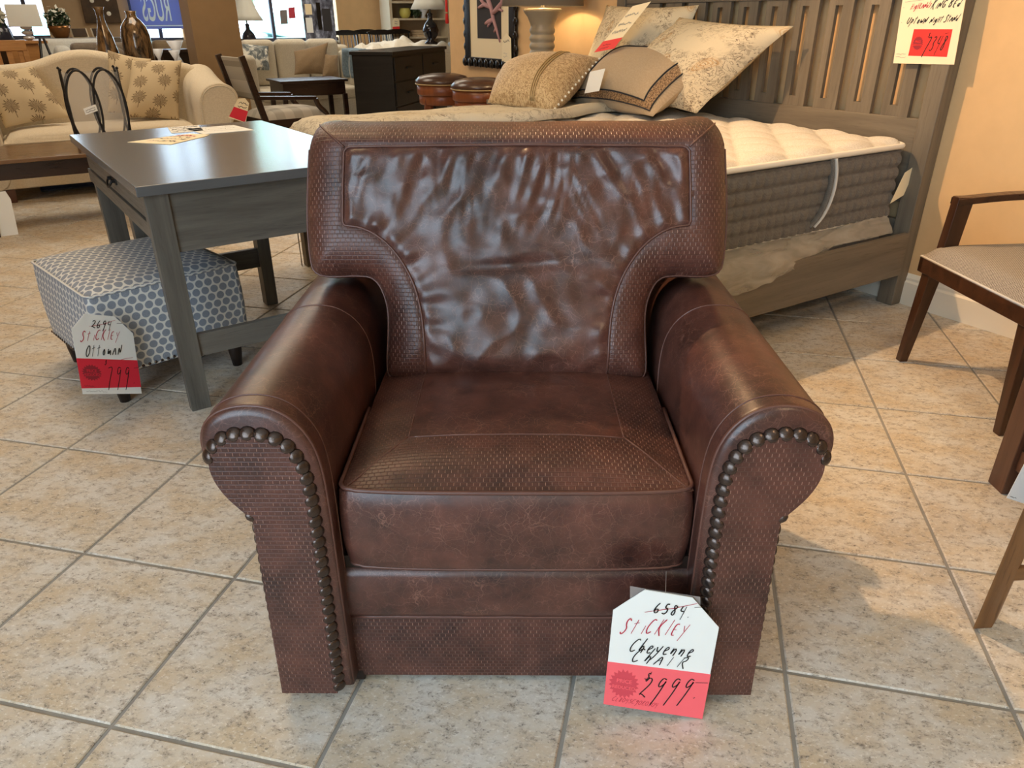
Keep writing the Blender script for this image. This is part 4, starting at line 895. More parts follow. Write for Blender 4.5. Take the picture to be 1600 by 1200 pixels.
for k in range(14):
    loc = sf(1.0, -.96+1.92*k/13, .0)
    if bd is None: bd = MB().lathe([(.002, -.007), (.006, -.004), (.008, 0), (.006, .004), (.002, .007)], 8).build('pearl_bead', 'petal', r_, smooth=True, loc=loc)
    else: inst(bd, r_, loc)
for k, u in enumerate((.36, .41, .46)): MB().tube([sf(u+.03*math.sin(v*2), v, .003) for v in np.linspace(-.97, .97, 18)], .0045, 6).build('braid', 'gold_cord', r_, smooth=True)
c5 = Card('price_card', 'cream folded price card with a red sticker resting on the left sham', 'price tag', Pp(932, 79, 2.86), Vector(Pp(962, 72, 2.86))-Vector(Pp(932, 79, 2.86)), Vector(Pp(984, 12, 2.98))-Vector(Pp(932, 79, 2.86)), mat='cream_card', poly=[(0, 0), (1, 0), (1.0, 1.0), (.1, 1.02)])
c5.patch('red_sticker', 'red_card_b', [(-.05, -.04), (1.02, -.06), (1.0, .2), (-.02, .22)]); c5.scribble(.15, .85, (.40, .58, .78), .003, 'pencil', .04); c5.scribble(.15, .6, (.1, .02), .002, 'red_burst', .02)
c6 = Card('hang_tag', 'white hang tag between the beaded pillow and the taupe pillow', 'tag', Pp(913, 146, 2.68), Vector(Pp(936, 142, 2.68))-Vector(Pp(913, 146, 2.68)), Vector(Pp(922, 112, 2.70))-Vector(Pp(913, 146, 2.68)))
# sign on the headboard ---------------------------------------------
fs_ = lambda x, y: onp(x, y, 3.302)
sg = card_px('price_sign', 'cream handwritten price sign with a red 7348 sticker on the headboard corner', 'price sign', (1395.5, 99), (1490.5, 101), (1412.5, -16), fs_, mat='cream_card', th=.003)
sg.patch('red_sticker', 'red_card_b', [(.24, .11), (.87, .10), (.885, .46), (.27, .47)])
sg.burst(.37, .28, .09, .10, 'red_burst', PR, 'red_card_b')
sg.write('7348', .47, .17, .2, .003, 'ink', .6, 1.05, .02, fit=0.34); sg.write('$', .51, .36, .06, .002); sg.line([(.78, .40), (.84, .415)], .002, 'ink')
sg.write('UptowN', .12, .54, .10, .0026, 'ink', .5, .86, .0, fit=0.33); sg.write('NigHt StANd', .50, .545, .085, .0024, 'ink', .5, .82, .04, fit=0.44); sg.write('HigHLANds', .15, .73, .085, .0020, 'red_ink', .5, .78, .05, fit=0.33); sg.write('KiNG BEd', .48, .73, .115, .0026, 'ink', .5, .9, .03, fit=0.46)
sg.line([(.05, .835), (.4, .86), (.75, .91)], .0014, 'pencil'); sg.write('Com', .06, .88, .13, .0028, 'ink', .5, 1.1, .04, fit=0.3); sg.scribble(.03, .2, (.09, .13), .0012, 'pencil', .01, 10); sg.write('.', .03, .76, .06, .003); sg.write('.', .03, .56, .06, .003)
# nightstand and lamp -------------------------------------------------
ns, K = bthing('nightstand', 'grey-brown wooden nightstand between the bed and the stools', 'nightstand', 3.08, 4.50)
bx('body', 'bed_wood_z', ns, (2.80, 3.36, 4.22, 4.76, .08, .70), .004, **K); bx('top', 'bed_wood_x', ns, (2.78, 3.37, 4.20, 4.78, .70, .73), .003, **K)
for z in (.12, .41):
    d_ = bx('drawer', 'bed_wood_y', ns, (2.785, 2.80, 4.24, 4.74, z, z+.27), .003, **K); bx('handle', 'iron', d_, (2.77, 2.785, 4.42, 4.56, z+.13, z+.145), .002)
for p in (2.82, 3.30):
    for q in (4.24, 4.70): bx('leg', 'bed_wood_z', ns, (p, p+.05, q, q+.05, 0, .08), .002, **K)
lp = thing('table_lamp', 'lit table lamp with ribbed grey vase base and wide drum shade by the headboard', 'lamp', W(3.06, 4.50, .73), ROT)
prof = [(.10, 0), (.10, .02), (.07, .03)]
for k in range(9): z = .04+k*.047; prof += [(.076, z), (.085, z+.014), (.086, z+.028), (.078, z+.044)]
prof += [(.082, .48), (.10, .52), (.125, .55), (.13, .562), (.12, .57), (.02, .575), (.012, .58), (.012, .62)]
MB().lathe(prof, 28).build('base', 'grey_ceramic', lp, smooth=True)
sh_ = MB().lathe([(.27, .585), (.25, .86)], 40, closed=False).build('shade', 'shade_grey', lp, smooth=True); sd_ = sh_.modifiers.new('S', 'SOLIDIFY'); sd_.thickness = .004
MB().lathe([(.266, .586), (.246, .858)], 40, closed=False).build('shade_lining', 'shade_inside', lp, smooth=True)
for a in (0, 2.1, 4.2): MB().tube([(0, 0, .62), (.26*math.cos(a), .26*math.sin(a), .60)], .003, 5).build('spider_arm', 'black_metal', lp)
MB().lathe([(.012, .62), (.03, .66), (.034, .69), (.02, .72), (.004, .73)], 12).build('bulb', 'bulb', lp, smooth=True)
pl = bpy.data.lights.new('lamp_bulb_light', 'POINT'); pl.energy = 14; pl.color = (1, .72, .4); pl.shadow_soft_size = .03; plo = bpy.data.objects.new('lamp_bulb_light', pl); COL.objects.link(plo); plo.parent = lp; plo.location = (0, 0, .69+.07)
# framed picture -------------------------------------------------------
FP = 3.388
pic, K = bthing('framed_picture', 'black scalloped frame with pink coral branch print on the tan wall', 'picture', FP, 5.72, z=.87)
q0, q1, z0, z1 = 5.32, 6.12, .875, 1.95
for a in ((q0, q0+.085, z0, z1), (q1-.085, q1, z0, z1), (q0+.085, q1-.085, z0, z0+.075), (q0+.085, q1-.085, z1-.075, z1)):
    fr_ = bx('frame_side', 'black_lacquer', pic, (FP-.035, FP, *a), .006, **K)
bump_ = None
for k in range(9):
    loc = (-.036, q0+.06+k*.092-5.72, .0375)
    if bump_ is None: bump_ = MB().lathe([(.036, -.0), (.034, .008), (.024, .014), (.005, .017)], 12).build('scallop', 'black_lacquer', pic, smooth=True, loc=loc, rot=(0, -math.pi/2, 0))
    else: inst(bump_, pic, loc, (0, -math.pi/2, 0))
for s_ in (q0+.004, q1-.004):
    for k in range(11): inst(bump_, pic, (-.02, s_-5.72, .06+k*.098), (0, -math.pi/2, 0))
bx('mat_board', 'mat_board', pic, (FP-.022, FP-.015, q0+.08, q1-.08, z0+.07, z1-.07), 0, **K); bx('print_ground', 'art_black', pic, (FP-.025, FP-.021, q0+.21, q1-.21, z0+.22, z1-.2), 0, **K)
cb = MB(); CQ = lambda x, y: (FP-.030-FP, pq(onp(x, y, FP-.03))[1]-5.72, pq(onp(x, y, FP-.03))[2]-.87)
for pth, r in (([(781, 66), (776, 46), (771, 30), (768, 14), (762, -4)], (.006, .012, .016, .018, .02)), ([(771, 30), (764, 34), (758, 37)], (.016, .02, .008)), ([(766, 35), (763, 40), (762, 42)], (.012, .01, .006)), ([(769, 22), (777, 14), (784, 4), (786, -4)], (.014, .02, .014, .02)), ([(768, 12), (757, 7), (748, 12)], (.016, .018, .01)), ([(757, 7), (752, 0), (750, -4)], (.014, .014, .01)), ([(775, 44), (772, 50)], (.012, .006)), ([(779, 14), (785, 17)], (.012, .008))):
    cb.tube([CQ(*p) for p in pth], list(r), 8, flat=1.)
cbo = cb.build('coral_branch', 'coral_pink', pic, smooth=True); cbo.scale = (1, 1, 1)
c7 = card_px('price_tag', 'cream pointed price tag hanging over the framed coral print', 'price tag', (784, 97), (799, 97), (783, 52), lambda x, y: onp(x, y, FP-.045), mat='cream_card', poly=[(0, 0), (1, 0), (1, .8), (.55, 1), (.1, .8)]); c7.scribble(.2, .85, (.72,), .004, 'ink', .05, 10); c7.scribble(.2, .6, (.3, .2), .002, 'pencil', .03, 8)
# bar stools -----------------------------------------------------------
st = thing('bar_stool', 'round bar stool with brown leather seat, left one of two beside the black dresser', 'stool', W(3.09, 6.05, 0), .3, 'leather topped bar stools')
MB().lathe([(.225, .69), (.235, .70), (.235, .715), (.20, .745), (.12, .762), (.01, .768)], 30).build('seat', 'stool_leather', st, smooth=True)
MB().lathe([(.236, .688), (.2385, .6915), (.236, .695)], 30).build('nail_trim', 'gold_cord', st, smooth=True)
MB().lathe([(.215, .61), (.222, .62), (.222, .685), (.20, .69)], 30).build('swivel_ring', 'stool_wood', st, smooth=True); MB().lathe([(.200, .54), (.207, .55), (.207, .60), (.20, .612)], 30).build('apron', 'stool_wood', st, smooth=True)
for k in range(4):
    a = k*math.pi/2+.5; MB().beam((.24*math.cos(a), .24*math.sin(a), 0), (.175*math.cos(a), .175*math.sin(a), .60), .035, .035, .05, .05).build('leg', 'stool_wood', st, bevel=.004)
MB().tube([(.20*math.cos(t_), .20*math.sin(t_), .22) for t_ in np.linspace(0, 2*math.pi, 25)[:-1]], .012, 6, closed=True).build('foot_ring', 'stool_wood', st, smooth=True)
st2 = copy_tree(st); st.scale = st2.scale = (1, 1, 1.08); st2.location = Vector(W(3.10, 5.42, 0)); st2['label'] = 'round bar stool with brown leather seat, right one half behind the nightstand'
# ------------------------------------------------------------------ chairs at the right edge
DCR = math.radians(-98)
dc = thing('dining_armchair', 'dark walnut open-arm chair with tweed seat standing by the tan wall', 'chair', (1.60, 2.62, 0), 0.)
O_ = Vector((1.60, 2.62, 0)); L = lambda v: tuple(Vector(v)-O_)
fl, fr2 = Vector((1.576, 2.691, 0)), Vector((1.625, 2.105, 0)); ax = (fr2-fl).normalized(); ay = Vector((-ax.y, ax.x, 0)); wS = (fr2-fl).length
def D(x, y, z): return L(fl+ax*x+ay*y+Vector((0, 0, z)))
def dhex(name, mat, x0, x1, y0, y1, z0, z1, bev=.003, par=dc): return MB().hexa([D(x0, y0, z0), D(x1, y0, z0), D(x1, y1, z0), D(x0, y1, z0)], [D(x0, y0, z1), D(x1, y0, z1), D(x1, y1, z1), D(x0, y1, z1)]).build(name, mat, par, bevel=bev)
def dleg(x, y, dx, dy, z1, mat='walnut_z', w=.05, name='leg'): return MB().hexa([D(x-.016, y-.016, 0), D(x+.016, y-.016, 0), D(x+.016, y+.016, 0), D(x-.016, y+.016, 0)], [D(x+dx-w/2, y+dy-w/2, z1), D(x+dx+w/2, y+dy-w/2, z1), D(x+dx+w/2, y+dy+w/2, z1), D(x+dx-w/2, y+dy+w/2, z1)]).build(name, mat, dc, bevel=.003)
dleg(.0, .0, .035, .01, .385); dleg(wS, .0, -.035, .01, .385); dleg(.03, .56, .02, -.05, .40); dleg(wS-.03, .56, -.02, -.05, .40)
dhex('seat_rail', 'walnut_x', -.01, wS+.01, -.025, .0, .375, .43); dhex('seat_rail', 'walnut_y', -.01, .015, -.025, .52, .375, .43); dhex('seat_rail', 'walnut_y', wS-.015, wS+.01, -.025, .52, .375, .43)
n = 20; TP = np.zeros((n+1, n+1, 3)); TU = np.zeros((n+1, n+1, 2))
for i in range(n+1):
    for j in range(n+1):
        u, v = i/n, j/n; e = (1-abs(2*u-1)**5)*(1-abs(2*v-1)**5); TP[i, j] = D(-.006+(wS+.012)*u, -.02+.54*v, .432+.062*max(0, e)**.28); TU[i, j] = (u*.6, v*.55)
MB().grid(TP, TU).build('seat_cushion', 'tweed', dc, smooth=True)
MB().tube([D(-.008, .5, .433), D(-.008, -.022, .433), D(wS+.008, -.022, .433), D(wS+.008, .5, .433)], .0045, 6).build('welt', 'rope_trim', dc, smooth=True)
def arm_(x):
    MB().hexa([D(x-.02, .02, .40), D(x+.02, .02, .40), D(x+.02, .075, .40), D(x-.02, .075, .40)], [D(x-.02, .035, .66), D(x+.02, .035, .66), D(x+.02, .095, .66), D(x-.02, .095, .66)]).build('arm_post', 'walnut_z', dc, bevel=.003)
    g = []
    for k in range(9):
        f = k/8; y = .035+.52*f; z = .655+.012*math.sin(math.pi*f)+.01*f; g.append([D(x-.024, y, z-.024), D(x+.024, y, z-.024), D(x+.024, y, z), D(x-.024, y, z), D(x-.024, y, z-.024)])
    MB().grid(np.array(g)).build('arm_rest', 'walnut_y', dc, bevel=.003)
arm_(.02); arm_(wS-.02)
for x in (.03, wS-.03): MB().hexa([D(x-.02, .50, .40), D(x+.02, .50, .40), D(x+.02, .54, .40), D(x-.02, .54, .40)], [D(x-.02, .56, .95), D(x+.02, .56, .95), D(x+.02, .60, .95), D(x-.02, .60, .95)]).build('back_post', 'walnut_z', dc, bevel=.003)
MB().hexa([D(.05, .51, .50), D(wS-.05, .51, .50), D(wS-.05, .54, .50), D(.05, .54, .50)], [D(.05, .56, .94), D(wS-.05, .56, .94), D(wS-.05, .60, .94), D(.05, .60, .94)]).build('backrest', 'tweed', dc, bevel=.01)
# cherry cabinet-table whose leg and panel enter the frame
cbx = thing('side_cabinet', 'reddish cherry wood side cabinet with panelled side, cut off by the right edge', 'cabinet', (1.45, 1.70, 0), 0.)
O2 = Vector((1.45, 1.70, 0)); F0 = Vector((1.421, 1.826, 0))
def ehex(name, mat, x0, x1, y0, y1, z0, z1, bev=.003, par=cbx): return MB().box(F0.x+x0-O2.x, F0.x+x1-O2.x, F0.y-y1-O2.y, F0.y-y0-O2.y, z0, z1).build(name, mat, par, bevel=bev)
ehex('leg', 'cherry_z', 0, .046, 0, .068, 0, .56); ehex('leg', 'cherry_z', .40, .446, 0, .068, 0, .56); ehex('leg', 'cherry_z', 0, .046, .43, .498, 0, .56); ehex('leg', 'cherry_z', .40, .446, .43, .498, 0, .56)
ehex('lower_rail', 'cherry_y', .012, .032, .068, .43, .085, .150); ehex('side_panel', 'cherry_z', .022, .030, .068, .43, .150, .53); ehex('bead_moulding', 'cherry_y', .016, .026, .068, .43, .150, .160, .002); ehex('top', 'cherry_x', -.02, .466, -.02, .52, .56, .585); ehex('back_panel', 'cherry_z', .046, .40, .02, .03, .085, .53); ehex('far_side_panel', 'cherry_z', .416, .426, .068, .43, .085, .53); ehex('front_door', 'cherry_z', .046, .40, .46, .475, .085, .53)
f8 = lambda x, y: ony(x, y, 1.62)
c8 = card_px('price_tag', 'white price tag edge hanging between the cherry cabinet and the oak chair leg', 'price tag', (1573, 778), (1640, 800), (1598, 690), f8, poly=[(0, 0), (1, 0), (1, 1), (.25, 1)])
c8.scribble(.05, .2, (.05,), .002, 'pencil', .01, 5)
# oak chair leg with stretcher
ok_ = thing('oak_table', 'light oak table with splayed square leg and stretcher at the bottom right corner', 'table', (1.06, 1.25, 0), 0.)
O3 = Vector((1.06, 1.25, 0)); gx_ = Vector((1, .07, 0)).normalized(); gy_ = Vector((.72, .69, 0)).normalized(); G3 = Vector((1.062, 1.236, 0))
def F3(x, y, z): return tuple(G3+gx_*x+gy_*y+Vector((0, 0, z))-O3)
def fhex(name, mat, bot, top, bev=.003): return MB().hexa([F3(*b) for b in bot], [F3(*t_) for t_ in top]).build(name, mat, ok_, bevel=bev)
def fleg(x, y, sx=1): fhex('leg', 'oak_z', [(x-.02, y, 0), (x+.025, y, 0), (x+.025, y+.045, 0), (x-.02, y+.045, 0)], [(x-.012+.02*sx, y, .72), (x+.038+.02*sx, y, .72), (x+.038+.02*sx, y+.05, .72), (x-.012+.02*sx, y+.05, .72)])
fleg(0, 0); fleg(.62, 0, -1); fleg(0, .42); fleg(.62, .42, -1)
fhex('stretcher', 'oak_x', [(.02, .012, .13), (.62, .012, .13), (.62, .034, .13), (.02, .034, .13)], [(.02, .012, .165), (.62, .012, .165), (.62, .034, .165), (.02, .034, .165)])
fhex('apron', 'oak_x', [(.03, .01, .62), (.62, .01, .62), (.62, .04, .62), (.03, .04, .62)], [(.03, .01, .72), (.62, .01, .72), (.62, .04, .72), (.03, .04, .72)]); fhex('table_top', 'oak_x', [(-.02, -.05, .72), (.68, -.05, .72), (.68, .53, .72), (-.02, .53, .72)], [(-.02, -.05, .75), (.68, -.05, .75), (.68, .53, .75), (-.02, .53, .75)])
# ------------------------------------------------------------------ far wall with its windows
QF = 13.0
def seg(name, mat, p0, p1, z0, z1): return room(name, mat, p0, p1, QF, QF+.14, z0, z1)
seg('wall_back', 'taupe_wall', -2.6, .05, 0, 3.4); seg('wall_back', 'taupe_wall', .55, 1.62, 0, 3.4); seg('wall_back', 'tan_wall', 2.30, 2.92, 0, 3.4); seg('wall_back', 'tan_wall', 4.74, 9.5, 0, 3.4)
for p0, p1, zs, nm, mul in ((1.62, 2.30, .95, 'window_1', (1.62, 1.97)), (2.92, 4.74, .92, 'window_2', (3.02, 3.66)), (.05, .55, 1.0, 'window_3', (.30,))):
    seg('wall_back', 'taupe_wall', p0, p1, 0, zs)
    w = struct(thing(nm, 'x', 'x', W((p0+p1)/2, QF+.05, zs), ROT)); del w['label']; del w['category']
    h = 2.7-zs; hw = (p1-p0)/2
    bx('glass_pane', 'glass', w, (-hw, hw, .03, .036, 0, h), 0)
    for a in ((-hw, hw, 0, .05), (-hw, hw, h-.05, h)): bx('frame_rail', 'window_frame', w, (a[0], a[1], 0, .06, a[2], a[3]), .004)
    for m_ in mul: bx('mullion', 'window_frame', w, (m_-(p0+p1)/2, m_-(p0+p1)/2+.05, -.002, .062, .05, h-.05), .004)
    bx('sill', 'white_trim', w, (-hw, hw, -.10, .02, -.03, 0), .004)
    seg('wall_back', 'taupe_wall', p0, p1, 2.7, 3.4)
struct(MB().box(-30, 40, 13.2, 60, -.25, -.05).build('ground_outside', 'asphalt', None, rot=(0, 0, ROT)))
# banner in the window, read from behind
bn = thing('window_banner', 'blue banner in the left window with RUGS lettered backwards', 'banner', W(1.97, 12.9, 1.10), ROT)
bx('cloth', 'banner', bn, (-.33, .33, 0, .006, .02, .95), 0)
cu = bpy.data.curves.new('t', 'FONT'); cu.body = 'RUGS'; cu.size = .30; cu.align_x = 'CENTER'; cu.offset = .004; tmp = bpy.data.objects.new('t', cu); COL.objects.link(tmp); dg = bpy.context.evaluated_depsgraph_get(); me = tmp.evaluated_get(dg).to_mesh()
vv_ = [(v.co.x, v.co.y) for v in me.vertices]; ff_ = [tuple(p.vertices) for p in me.polygons]; tmp.evaluated_get(dg).to_mesh_clear(); bpy.data.objects.remove(tmp)
MB().add([(-x*.52, -.004, .13+y*1.55) for x, y in vv_], ff_).build('lettering', 'banner_letters', bn)
bx('hem', 'banner_letters', bn, (-.33, .33, -.003, .0, .055, .07), 0)
# outside: parked car, trees, building
def car(p, q, label):
    c = thing('parked_car', label, 'car', W(p, q, -.05), ROT)
    MB().prism(smooth_poly([(-2.1, .3), (2.1, .3), (2.15, .75), (1.5, .92), (-2.0, .95), (-2.15, .7)], 1, True), -.85, .85, 'xz').build('body', 'car_white', c, bevel=.08, seg=3)
    MB().prism(smooth_poly([(-1.5, .92), (1.3, .92), (.6, 1.45), (-.9, 1.48)], 1, True), -.75, .75, 'xz').build('cabin', 'car_glass', c, bevel=.06, seg=3)
    for x in (-1.35, 1.35): MB().lathe([(.32, -.1), (.34, 0), (.32, .1)], 18).build('wheel', 'black_foot', c, smooth=True, loc=(x, -.8, .34), rot=(math.pi/2, 0, 0))
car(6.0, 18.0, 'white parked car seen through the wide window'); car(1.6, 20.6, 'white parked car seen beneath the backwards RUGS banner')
def foliage(root, r, c, n, mat, name='crown', size=.16):
    m = MB()
    for k in range(n):
        a = rng.normal(size=3); a /= np.linalg.norm(a); a *= r*(.55+.45*rng.random()); d = rng.normal(size=3); d /= np.linalg.norm(d); e = np.cross(d, rng.normal(size=3)); e /= np.linalg.norm(e); s_ = size*(.6+.8*rng.random()); o_ = np.array(c)+a
        m.add([o_-d*s_, o_-e*s_*.45, o_+d*s_, o_+e*s_*.45], [(0, 1, 2, 3)])
    return stuff(m.build(name, mat, root))
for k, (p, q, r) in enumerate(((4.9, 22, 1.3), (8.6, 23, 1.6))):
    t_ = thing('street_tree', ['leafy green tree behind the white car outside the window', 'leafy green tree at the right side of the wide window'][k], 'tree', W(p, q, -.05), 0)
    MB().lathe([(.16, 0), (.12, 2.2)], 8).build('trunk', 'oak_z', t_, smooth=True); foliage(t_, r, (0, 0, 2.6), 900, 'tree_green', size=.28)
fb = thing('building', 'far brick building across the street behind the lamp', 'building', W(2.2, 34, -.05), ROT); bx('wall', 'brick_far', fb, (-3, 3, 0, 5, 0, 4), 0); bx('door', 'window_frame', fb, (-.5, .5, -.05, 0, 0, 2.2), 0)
# ------------------------------------------------------------------ pillar
pil = room('pillar', 'brown_pillar', 1.50, 1.93, 8.0, 8.42, 0, 3.4)
# ------------------------------------------------------------------ camelback sofa
sf_o, K = bthing('camelback_sofa', 'cream camelback sofa with rolled arms and floral pillows', 'sofa', .50, 7.1)
sl_ = lambda pts, y0, y1, nm, mat, bev=.03: MB().prism(pts, y0, y1, 'xz').build(nm, mat, sf_o, bevel=bev, seg=3, **K)
bx('front_rail', 'cream_linen', sf_o, (-.42, 1.42, 6.72, 7.55, .10, .32), .012, **K)
n_ = 24; TP = np.zeros((n_+1, n_+1, 3))
for i in range(n_+1):
    for j in range(n_+1):
        u, v = i/n_, j/n_; e = (1-abs(2*u-1)**6)*(1-abs(2*v-1)**5); TP[i, j] = (-.20+1.40*u, 6.70+.60*v, .40+.105*max(0, e)**.4)
MB().grid(TP).build('seat_cushion', 'cream_linen', sf_o, smooth=True, **K); bx('cushion_boxing', 'cream_linen', sf_o, (-.20, 1.20, 6.695, 7.30, .325, .43), .03, seg=3, **K)
MB().tube([(-.2, 6.70, .425), (1.2, 6.70, .425)], .006, 6).build('piping', 'cream_linen', sf_o, smooth=True, **K)
bt = smooth_poly([(-.45, .10), (1.45, .10), (1.50, .72), (1.40, .86), (1.22, .925), (1.02, .925), (.84, .945), (.68, 1.005), (.50, 1.03), (.32, 1.005), (.16, .945), (-.02, .925), (-.22, .925), (-.40, .86), (-.50, .72)], 2, True)
MB().prism(bt, 7.34, 7.56, 'xz').build('camel_back', 'cream_linen', sf_o, bevel=.06, seg=4, **K)
for x in (.10, .88): MB().tube([(x+(.5-x)*.0, 7.338, z) for z in (.45, .9)], .003, 5).build('back_seam', 'cream_linen', sf_o, smooth=True, **K)
for sd in (1, -1):
    pr_ = smooth_poly([(.70, .10), (.92, .10), (.93, .45), (1.01, .58), (1.03, .68), (.98, .76), (.88, .785), (.78, .76), (.71, .68), (.70, .5)], 2, True); pp_ = [(.50+sd*x, z) for x, z in pr_][::sd]
    m = MB(); N = len(pp_); vs = []; K_ = 9
    for k in range(K_):
        f = k/(K_-1); y = 6.70+(7.45-6.70)*f; lift = 1+.17*f**2
        vs += [(x, y, .1+(z-.1)*lift) for x, z in pp_]
    fs = [(r*N+i, r*N+(i+1) % N, (r+1)*N+(i+1) % N, (r+1)*N+i) for r in range(K_-1) for i in range(N)]+[tuple(range(N)), tuple(range(K_*N-1, (K_-1)*N-1, -1))]
    m.add(vs, fs).build('rolled_arm', 'cream_linen', sf_o, bevel=.012, **K)
    MB().tube([(x, 6.698, z) for x, z in inset(pp_, .02)][4:-2], .005, 5).build('arm_piping', 'cream_linen', sf_o, smooth=True, **K)
    for y in (6.74, 7.45): MB().hexa([(.5+sd*.75-.035, y, 0), (.5+sd*.75+.035, y, 0), (.5+sd*.75+.035, y+.07, 0), (.5+sd*.75-.035, y+.07, 0)], [(.5+sd*.75-.045, y-.01, .10), (.5+sd*.75+.045, y-.01, .10), (.5+sd*.75+.045, y+.08, .10), (.5+sd*.75-.045, y+.08, .10)]).build('leg', 'cherry_z', sf_o, bevel=.003, **K)
rug = tag(MB().prism(smooth_poly([(7.02, .0), (7.30, .0), (7.31, .09), (7.01, .09)], 1, True), -.05, 1.35, 'yz').build('rolled_rug', 'navy_rug', None, bevel=.01, rot=(0, 0, ROT)), 'dark navy rug folded flat underneath the cream sofa', 'rug')
Q_ = lambda x, y, q: onq(x, y, q)
pillow('throw_pillow', 'beige blossom print pillow at the left end of the cream sofa', [Q_(8, 200, 6.96), Q_(112, 183, 6.98), Q_(52, 103, 7.20), Q_(-42, 112, 7.20)], .15, 'blossom_fabric')
pillow('throw_pillow', 'beige blossom print pillow upright behind the front one on the sofa right side', [Q_(168, 176, 7.06), Q_(238, 186, 7.10), Q_(236, 92, 7.24), Q_(168, 78, 7.24)], .12, 'blossom_fabric')
pillow('throw_pillow', 'beige blossom print pillow in front at the sofa right side', [Q_(190, 184, 6.90), Q_(280, 188, 6.93), Q_(284, 94, 7.16), Q_(206, 94, 7.16)], .15, 'blossom_fabric')
# ------------------------------------------------------------------ coffee table and lantern
ctb, K = bthing('coffee_table', 'dark brown coffee table in front of the cream sofa', 'coffee table', .25, 5.95)
bx('table_top', 'table_top_brown', ctb, (-.40, .95, 5.60, 6.28, .445, .47), .004, **K); bx('apron', 'espresso', ctb, (-.36, .91, 5.63, 5.655, .345, .445), .003, **K); bx('apron', 'espresso', ctb, (-.36, .91, 6.225, 6.25, .345, .445), .003, **K); bx('apron', 'espresso', ctb, (-.36, -.335, 5.655, 6.225, .345, .445), .003, **K); bx('apron', 'espresso', ctb, (.885, .91, 5.655, 6.225, .345, .445), .003, **K)
for p in (-.34, .89):
    for q in (5.65, 6.23): MB().beam((p, q, 0), (p, q, .44), .03, .03, .055, .055).build('leg', 'espresso', ctb, bevel=.003, **K)
c9 = card_px('price_tag', 'white price tag board hanging by the coffee table leg at the left edge', 'price tag', (2, 371), (29, 366), (-14, 302), lambda x, y: onq(x, y, 5.66), poly=[(0, 0), (1, 0), (1, .8), (.8, 1), (0, 1)])
ln, K = bthing('lantern', 'black iron and glass lantern of interlaced ovals on the coffee table', 'lantern', .415, 5.95, z=.47)
lw, ld, lh = .165, .11, .485
def oval(cx, y, rx, rz): return [(cx+rx*math.cos(t_), y, lh/2+rz*math.sin(t_)) for t_ in np.linspace(0, 2*math.pi, 37)[:-1]]
def ovaly(x, ry, rz): return [(x, ry*math.cos(t_), lh/2+rz*math.sin(t_)) for t_ in np.linspace(0, 2*math.pi, 37)[:-1]]
for y in (-ld, ld):
    for cx in (-.078, .078): MB().tube(oval(cx, y, .094, lh/2-.004), .0078, 6, closed=True).build('iron_oval', 'iron', ln, smooth=True)
    bx('glass_pane', 'lantern_glass', ln, (-lw, lw, y-.0015, y+.0015, .01, lh-.02), 0)
for x in (-lw, lw):
    MB().tube(ovaly(x, ld*.95, lh/2-.004), .0078, 6, closed=True).build('iron_oval', 'iron', ln, smooth=True); bx('glass_pane', 'lantern_glass', ln, (x-.0015, x+.0015, -ld, ld, .01, lh-.02), 0)
    for y in (-ld, ld): MB().tube([(x, y, 0), (x, y, lh)], .004, 6).build('corner_rod', 'iron', ln, smooth=True); MB().lathe([(.002, 0), (.009, .006), (.009, .012), (.002, .02)], 8, (x, y, lh-.008)).build('finial', 'iron', ln, smooth=True)
bx('base', 'iron', ln, (-lw-.005, lw+.005, -ld-.005, ld+.005, 0, .012), .002)
lt = Card('paper_label', 'small white printed label on the lantern glass', 'label', Q_(134, 180, 5.825), Vector(Q_(153, 173, 5.825))-Vector(Q_(134, 180, 5.825)), Vector(Q_(130, 170, 5.825))-Vector(Q_(134, 180, 5.825))); lt.scribble(.1, .9, (.3, .6), .003, 'pencil', .06, 10)
# ------------------------------------------------------------------ console and bottles behind the sofa
cs, K = bthing('console_table', 'narrow dark console table behind the cream sofa carrying two bronze bottles', 'console', .70, 7.85)
bx('top', 'espresso', cs, (-.1, 1.45, 7.68, 8.0, .70, .735), .003, **K)
for p in (-.07, 1.42):
    for q in (7.71, 7.97): bx('leg', 'espresso', cs, (p-.02, p+.02, q-.02, q+.02, 0, .70), .002, **K)
v1 = thing('bottle_vase', 'slim bronze glazed bottle vase with flared lip behind the sofa', 'vase', W(.74, 7.85, .735), 0)
MB().lathe([(.085, 0), (.092, .03), (.094, .12), (.085, .25), (.062, .38), (.038, .46), (.028, .52), (.034, .58), (.046, .605), (.038, .606), (.026, .56)], 24).build('body', 'bronze_glaze', v1, smooth=True)
v2 = thing('bottle_vase', 'wide bronze glazed bottle vase with short neck behind the sofa', 'vase', W(.985, 7.85, .735), 0)
MB().lathe([(.095, 0), (.105, .03), (.118, .15), (.122, .30), (.120, .38), (.104, .45), (.07, .50), (.044, .525), (.038, .55), (.046, .575), (.036, .575), (.03, .55)], 24).build('body', 'bronze_glaze', v2, smooth=True)
